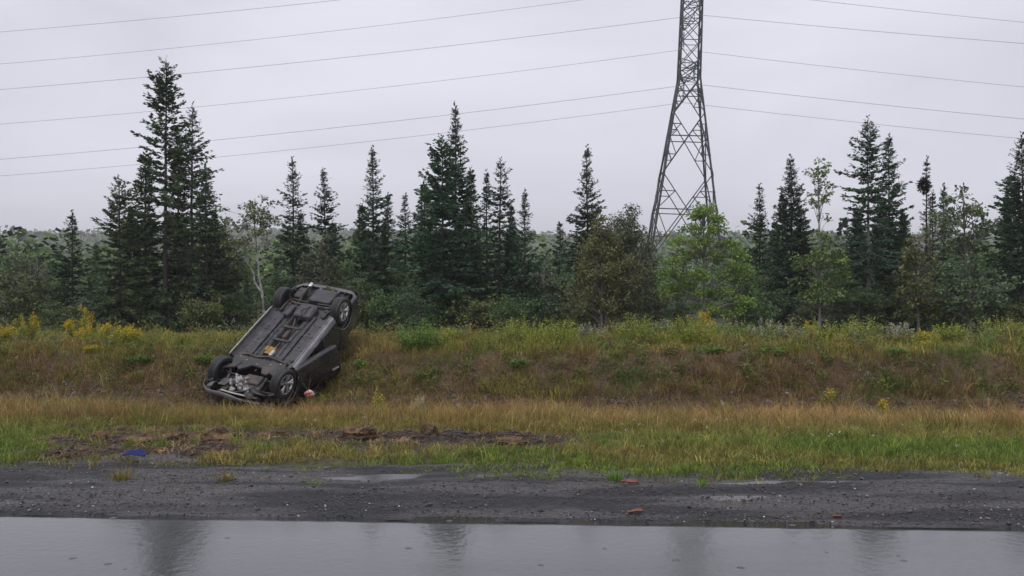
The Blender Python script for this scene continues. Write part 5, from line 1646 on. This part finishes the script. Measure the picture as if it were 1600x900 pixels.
W_ = [
    ('goldenrod_plant', 'goldenrod with dull yellow heads at the far left edge of the bank', 'goldenrod', 8, 512, 21.6, 16, 'goldenrod'),
    ('goldenrod_plant', 'tall goldenrod before the thin stemmed birch on the left', 'goldenrod', 42, 496, 22.2, 15, 'goldenrod'),
    ('goldenrod_plant', 'tall goldenrod at the foot of the lone dark spruce', 'goldenrod', 124, 490, 22.2, 18, 'goldenrod'),
    ('goldenrod_plant', 'wide bright yellow goldenrod clump on the left bank crest', 'goldenrod', 166, 508, 21.4, 36, 'goldenrod'),
    ('goldenrod_plant', 'goldenrod just right of the widest yellow clump', 'goldenrod', 203, 514, 21.3, 14, 'goldenrod'),
    ('goldenrod_plant', 'low yellow goldenrod halfway down the left bank', 'goldenrod', 145, 546, 20.3, 12, 'goldenrod'),
    ('leafy_weed', 'bright green leafy weed low on the bank left of the car', 'weed', 218, 562, 19.7, 20, 'bush'),
    ('leafy_weed', 'green weed on the bank just above the front wheel side of the car', 'weed', 318, 560, 19.7, 12, 'bush'),
    ('leafy_bush', 'dense green bush on the bank right of the wrecked car', 'bush', 655, 508, 20.6, 32, 'bush'),
    ('leafy_bush', 'yellow green bush behind the dense green bush right of the car', 'bush', 692, 514, 21.6, 28, 'yellowbush'),
    ('leafy_bush', 'yellow green bush below the small slim spruce', 'bush', 822, 500, 21.6, 30, 'yellowbush'),
    ('leafy_bush', 'upright green bush below the olive cedar on the bank edge', 'bush', 874, 500, 20.9, 26, 'yellowbush'),
    ('flowering_weed', 'whitish flowering weed between two green bushes under the cedars', 'weed', 922, 508, 22.0, 18, 'pale'),
    ('leafy_bush', 'spreading yellow green bush below the dark cedar', 'bush', 996, 498, 21.7, 34, 'yellowbush'),
    ('leafy_bush', 'big green bush topped with yellow flowers below the maple', 'bush', 1075, 502, 21.0, 38, 'yellowbush'),
    ('goldenrod_plant', 'yellow goldenrod heads rising behind the big green bush', 'goldenrod', 1092, 492, 22.0, 18, 'goldenrod'),
    ('leafy_bush', 'green bush hanging down the bank below the maple', 'bush', 1108, 540, 19.9, 28, 'bush'),
    ('leafy_bush', 'low dark green bush on the crest right of the maple', 'bush', 1150, 506, 23.0, 30, 'bush'),
    ('flowering_weed', 'grey white weed on the crest right of the low dark bush', 'weed', 1195, 505, 22.2, 20, 'pale'),
    ('flowering_weed', 'pale weed on the crest left of the red plant', 'weed', 1232, 510, 21.8, 16, 'pale'),
    ('goldenrod_plant', 'goldenrod standing just above the red plant', 'goldenrod', 1258, 510, 21.8, 12, 'goldenrod'),
    ('red_weed', 'rusty red plant on the right side crest', 'weed', 1266, 520, 21.1, 7, 'rust'),
    ('leafy_bush', 'yellow green bush right of the red plant', 'bush', 1285, 504, 22.2, 20, 'yellowbush'),
    ('goldenrod_plant', 'small yellow goldenrod on the bank right of the red plant', 'goldenrod', 1317, 541, 20.5, 13, 'goldenrod'),
    ('leafy_bush', 'yellow green bush under the pale trunked fir', 'bush', 1345, 502, 22.0, 26, 'yellowbush'),
    ('flowering_weed', 'pale green weed under the dark conical spruce', 'weed', 1395, 510, 21.6, 22, 'pale'),
    ('goldenrod_plant', 'goldenrod on the crest under the olive yellow tree', 'goldenrod', 1447, 518, 21.5, 12, 'goldenrod'),
    ('goldenrod_plant', 'goldenrod lower on the bank under the olive yellow tree', 'goldenrod', 1446, 536, 20.7, 11, 'goldenrod'),
    ('leafy_bush', 'yellow green bush on the crest under the pale ash', 'bush', 1490, 508, 22.0, 26, 'yellowbush'),
    ('leafy_bush', 'bright bush on the crest near the right edge', 'bush', 1565, 502, 21.8, 26, 'yellowbush'),
    ('leafy_bush', 'tall yellow green bush at the right edge of the crest', 'bush', 1592, 508, 21.2, 16, 'yellowbush'),
    ('leafy_weed', 'green weed low on the bank right of the hanging bush', 'weed', 1208, 568, 19.6, 20, 'bush'),
    ('leafy_weed', 'dark green weed low on the bank under the conical spruce', 'weed', 1398, 570, 19.7, 20, 'bush'),
    ('dry_weed', 'yellowish weed low on the bank near the right edge', 'weed', 1524, 562, 19.9, 14, 'dry'),
    ('leafy_weed', 'green weed low on the bank below the slim spruce', 'weed', 812, 575, 19.5, 16, 'bush'),
    ('leafy_weed', 'green weed low on the bank right of the open car door', 'weed', 566, 575, 19.6, 10, 'bush'),
    ('goldenrod_plant', 'lone goldenrod standing in the ditch stones on the right', 'goldenrod', 1295, 602, 17.6, 7, 'goldenrod'),
    ('goldenrod_plant', 'tiny yellow goldenrod low in the right ditch grass', 'goldenrod', 1377, 624, 16.8, 6, 'goldenrod'),
    ('goldenrod_plant', 'small goldenrod in the ditch right of the car', 'goldenrod', 590, 610, 17.3, 8, 'goldenrod'),
    ('flowering_weed', 'white flowering weed in the ditch grass right of the car', 'weed', 655, 618, 17.0, 10, 'pale'),
    ('dry_weed', 'olive weed standing in the left ditch grass', 'weed', 128, 604, 16.8, 16, 'dry'),
    ('dry_weed', 'yellowish weed in the ditch at the left edge', 'weed', 20, 602, 16.8, 20, 'dry'),
    ('leafy_weed', 'bright green tuft growing alone in the gravel', 'weed', 487, 737, 6.95, 17, 'tuft'),
    ('leafy_weed', 'small upright green weed in the gravel right of centre', 'weed', 1097, 736, 6.95, 10, 'tuft'),
    ('leafy_weed', 'green tuft where grass meets gravel near the orange shard', 'weed', 962, 714, 7.3, 18, 'tuft'),
    ('dry_weed', 'dry tuft at the gravel edge below the torn turf', 'weed', 352, 724, 7.2, 22, 'dry'),
    ('dry_weed', 'brown dead tuft beside the blue plastic', 'weed', 190, 706, 7.25, 20, 'dry'),
    ('leafy_weed', 'dark green clover patch in the right verge', 'weed', 1470, 682, 10.2, 42, 'tuft'),
    ('leafy_weed', 'green clover patch in the verge below the maple', 'weed', 1095, 676, 10.4, 36, 'tuft'),
]
for k_, w_ in enumerate(W_):
    weed(*w_, seed=300 + k_)


# ------------------------------------------------------------------ torn turf, soil and litter
TC = [('large tan turf clod lying dark side down in the middle of the torn soil', 565, 690, 10.2, .17, .11), ('tan turf clod between the car and the gravel', 345, 692, 10.2, .22, .09), ('turf clod at the right end of the long torn strip', 668, 674, 11.0, .10, .11),
      ('broad flap of torn turf on the left', 222, 690, 10.2, .20, .07), ('brown turf clod behind the blue plastic', 268, 688, 10.3, .16, .09), ('tan turf clod right of the broad torn flap', 318, 700, 9.9, .16, .08),
      ('small clod at the upper left of the torn soil', 150, 688, 10.3, .12, .07), ('flat dark turf slab right of the large tan clod', 800, 692, 10.1, .20, .06), ('low soil clod left of the large tan clod', 430, 682, 10.5, .17, .07)]
for k_, (lab, xp, yp, Y, sz, hz) in enumerate(TC):
    X = (xp - 800) * Y / FPX
    g = gz(X, Y)
    root = empty('turf_clod', (X, Y, g)); tag(root, lab, 'turf clod', 'torn up turf clods')
    co, f = rough_lump(40 + k_, sz, sz * .7, hz, 3, .6)
    co[:, 2] += hz * .30
    r = np.random.default_rng(900 + k_)
    tn_ = sm(.42, .6, fbm(co[:, 0] * 9 + k_, co[:, 1] * 9 + co[:, 2] * 14, 77)) * sm(-.2, .5, co[:, 2] / hz)
    C = mixc((.042, .029, .023), (.17, .10, .05), tn_) * r.uniform(.7, 1.3, (len(co), 1))
    link('soil', mesh_np('soil', co, f, C), M_soilclod, root)
    top = co[co[:, 2] > hz * .55]
    if len(top):
        P = top[r.integers(0, len(top), 420)] + r.normal(0, .012, (420, 3)) - np.array([0, 0, .01])
        col = mixc((.26, .16, .075), (.34, .22, .10), r.random(420)) * r.uniform(.6, 1.1, (420, 1))
        V, F, C = blades(P, r.uniform(.012, .04, 420), r.uniform(.006, .012, 420), r.uniform(.8, 2.2, 420), col * .8, col, r)
        link('grass_mat', mesh_np('grass_mat', V, F, C), M_blade, root)['kind'] = 'stuff'


# rain water standing in hollows of the shoulder
m_, n_, l_, b_ = principled('puddle_water', (.03, .026, .024), .16)
b_.inputs['IOR'].default_value = 1.33
for k_, (xp, Y, lx, ly) in enumerate(((640, 7.3, 1.5, .36), (1250, 7.05, 1.5, .32), (1130, 6.5, .9, .2))):
    X = (xp - 800) * Y / FPX
    t_ = np.linspace(0, 2 * math.pi, 48, endpoint=False)
    rr_ = 1 + 1.1 * (fbm(np.cos(t_) * 1.6 + 5 * k_, np.sin(t_) * 1.6, 61 + k_) - .5)
    gx, gy = X + lx * .4 * np.cos(t_), Y + ly * .4 * np.sin(t_)
    zz = float(np.median(ground_z(gx, gy))) + .009
    co = np.stack([X + lx * .5 * rr_ * np.cos(t_), Y + ly * .5 * rr_ * np.sin(t_), np.full(48, zz)], 1)
    co = np.concatenate([co, [[X, Y, zz]]])
    f_ = np.array([[q, (q + 1) % 48, 48] for q in range(48)])
    o_ = link('puddle', mesh_np('puddle', co, f_), m_)
    tag(o_, kind='structure')


def build_soil():
    r = np.random.default_rng(15)
    n = 10500
    s = r.uniform(8.2, 12.3, n); l = r.uniform(-8.5, 3, n)
    X, Y = from_sl(s, l)
    k = dirt_mask(X, Y) > r.uniform(.2, .8, n)
    X, Y = X[k], Y[k]; n = len(X)
    size = .008 + .035 * r.beta(1, 4, n)
    P = np.stack([X, Y, ground_z(X, Y) + size * .3], 1)
    col = mixc((.042, .030, .024), (.085, .060, .045), r.random(n))
    V, F, C = stone_cloud(P, size, col, .8, .4, r)
    tag(link('loose_soil', mesh_np('loose_soil', V, F, C), M_soilclod), 'loose dark crumbs of soil over the torn turf', 'soil', kind='stuff')
    # churned earth and splinters round the buried nose of the car
    n = 2400
    X = np.where(r.random(n) < .5, r.normal(-5.3, .8, n), r.normal(-4.0, .5, n)); Y = 17.45 + r.normal(0, .3, n) + .5 * sm(-5, -3.6, X)
    size = .012 + .05 * r.beta(1, 3.5, n)
    P = np.stack([X, Y, ground_z(X, Y) + size * .4 + .04 * r.random(n)], 1)
    col = mixc((.060, .042, .032), (.13, .09, .06), r.random(n))
    V, F, C = stone_cloud(P, size, col, .8, .4, r)
    tag(link('churned_earth', mesh_np('churned_earth', V, F, C), M_soilclod), 'churned brown earth round the buried nose of the car', 'soil', kind='stuff')


build_soil()

BLUE = noise_var('blue_plastic', (.014, .020, .105), .3, 6, .6, spec=.2)
ORNG = noise_var('orange_shard', (.17, .042, .02), .3, 12, .5, dirt=(.08, .05, .04), dirt_amt=.6, dscale=9)
REDS = noise_var('dull_red_shard', (.12, .03, .025), .3, 12, .4)
WHTB = noise_var('white_plastic', (.5, .47, .47), .08, 6, .4, dirt=(.35, .30, .26), dirt_amt=.4)
PINK = noise_var('red_print', (.50, .07, .10), .2, 10, .4)
BLKS = noise_var('black_rubber_strip', (.02, .018, .018), .3, 8, .5)


def crumple(name, label, cat, xp, yp, Y, lx, ly, hz, mat, seed, amp=.5, n=18, thick=.012, lift=.02):
    """A bent sheet of litter with thickness, lying on the ground."""
    X = (xp - 800) * Y / FPX
    g = gz(X, Y)
    u, v = np.meshgrid(np.linspace(-1, 1, n), np.linspace(-1, 1, n), indexing='ij')
    edge = 1 + .22 * (fbm(u * 2 + seed, v * 2, seed) - .5)
    z = hz * (fbm(u * 1.4 + seed, v * 1.4, seed + 1, 3) * 1.3) * np.clip(1.15 - .8 * np.maximum(np.abs(u), np.abs(v)) ** 2, .1, 1)
    P = np.stack([u * lx / 2 * edge, v * ly / 2 * edge, z], -1).reshape(-1, 3)
    o = link(name, mesh_np(name, P, grid_faces(n, n), None, False), mat)
    md = o.modifiers.new('thickness', 'SOLIDIFY'); md.thickness = thick
    o.location = (X, Y, g + lift); o.rotation_euler = (0, 0, seed * .7)
    tag(o, label, cat)
    return o


crumple('blue_plastic_sheet', 'crumpled dark blue plastic lying on the torn soil at left', 'litter', 212, 714, 8.2, .20, .12, .08, BLUE, 3, lift=.06).rotation_euler = (0, 0, .1)
crumple('orange_shard', 'broken orange shard in the gravel below the green tuft', 'shard', 984, 758, 7.0, .13, .06, .025, ORNG, 5, n=8, lift=.03).rotation_euler = (0, .1, .1)
crumple('orange_shard', 'broken orange shard lying at the asphalt edge', 'shard', 992, 813, 5.95, .10, .045, .02, ORNG, 6, n=8, lift=.03).rotation_euler = (0, -.1, .1)
crumple('red_shard', 'small dull red shard at the asphalt edge on the right', 'shard', 1308, 818, 5.82, .06, .025, .012, REDS, 7, n=7, lift=.03).rotation_euler = (0, 0, 0)
crumple('black_strip', 'torn black strip on the verge right of the tan clods', 'litter', 712, 676, 10.8, .26, .05, .05, BLKS, 8, n=8, lift=.05).rotation_euler = (0, .12, .05)
# white bag with red print beside the open door
Xb, Yb = (484 - 800) * 17.9 / FPX, 17.9
zb_ = CAM_Z + (450 - 615) * 17.9 / FPX
co, f = rough_lump(71, .10, .07, .07, 3, .5)
bag = link('plastic_bag', mesh_np('plastic_bag', co, f, None, False), WHTB)
bag.location = (Xb, Yb, zb_)
tag(bag, 'white plastic bag with red print beside the open car door', 'bag')
front = co[:, 1] < -.02
ff = np.array([t for t in f if all(front[q] and abs(co[q][0] + .02) < .07 and abs(co[q][2]) < .05 for q in t)])
if len(ff):
    uq, inv = np.unique(ff, return_inverse=True)
    link('red_print', mesh_np('red_print', co[uq] * 1.03, inv.reshape(-1, 3)), PINK, bag)

# ------------------------------------------------------------------ the damp air
bm = bmesh.new(); bmesh.ops.create_cube(bm, size=1)
for v in bm.verts: v.co = Vector((v.co.x * 3300, v.co.y * 2400 + 1000, v.co.z * 125 + 52))
me = bpy.data.meshes.new('haze'); bm.to_mesh(me); bm.free()
mh = bpy.data.materials.new('damp_air'); mh.use_nodes = True
nh = mh.node_tree.nodes; nh.clear()
oh = nh.new('ShaderNodeOutputMaterial'); vh = nh.new('ShaderNodeVolumePrincipled')
vh.inputs['Color'].default_value = (.93, .94, .97, 1)
vh.inputs['Density'].default_value = .0006
vh.inputs['Anisotropy'].default_value = 0.0
mh.node_tree.links.new(vh.outputs[0], oh.inputs['Volume'])
tag(link('haze', me, mh), 'thin damp haze veiling the far hills', 'haze', kind='stuff')
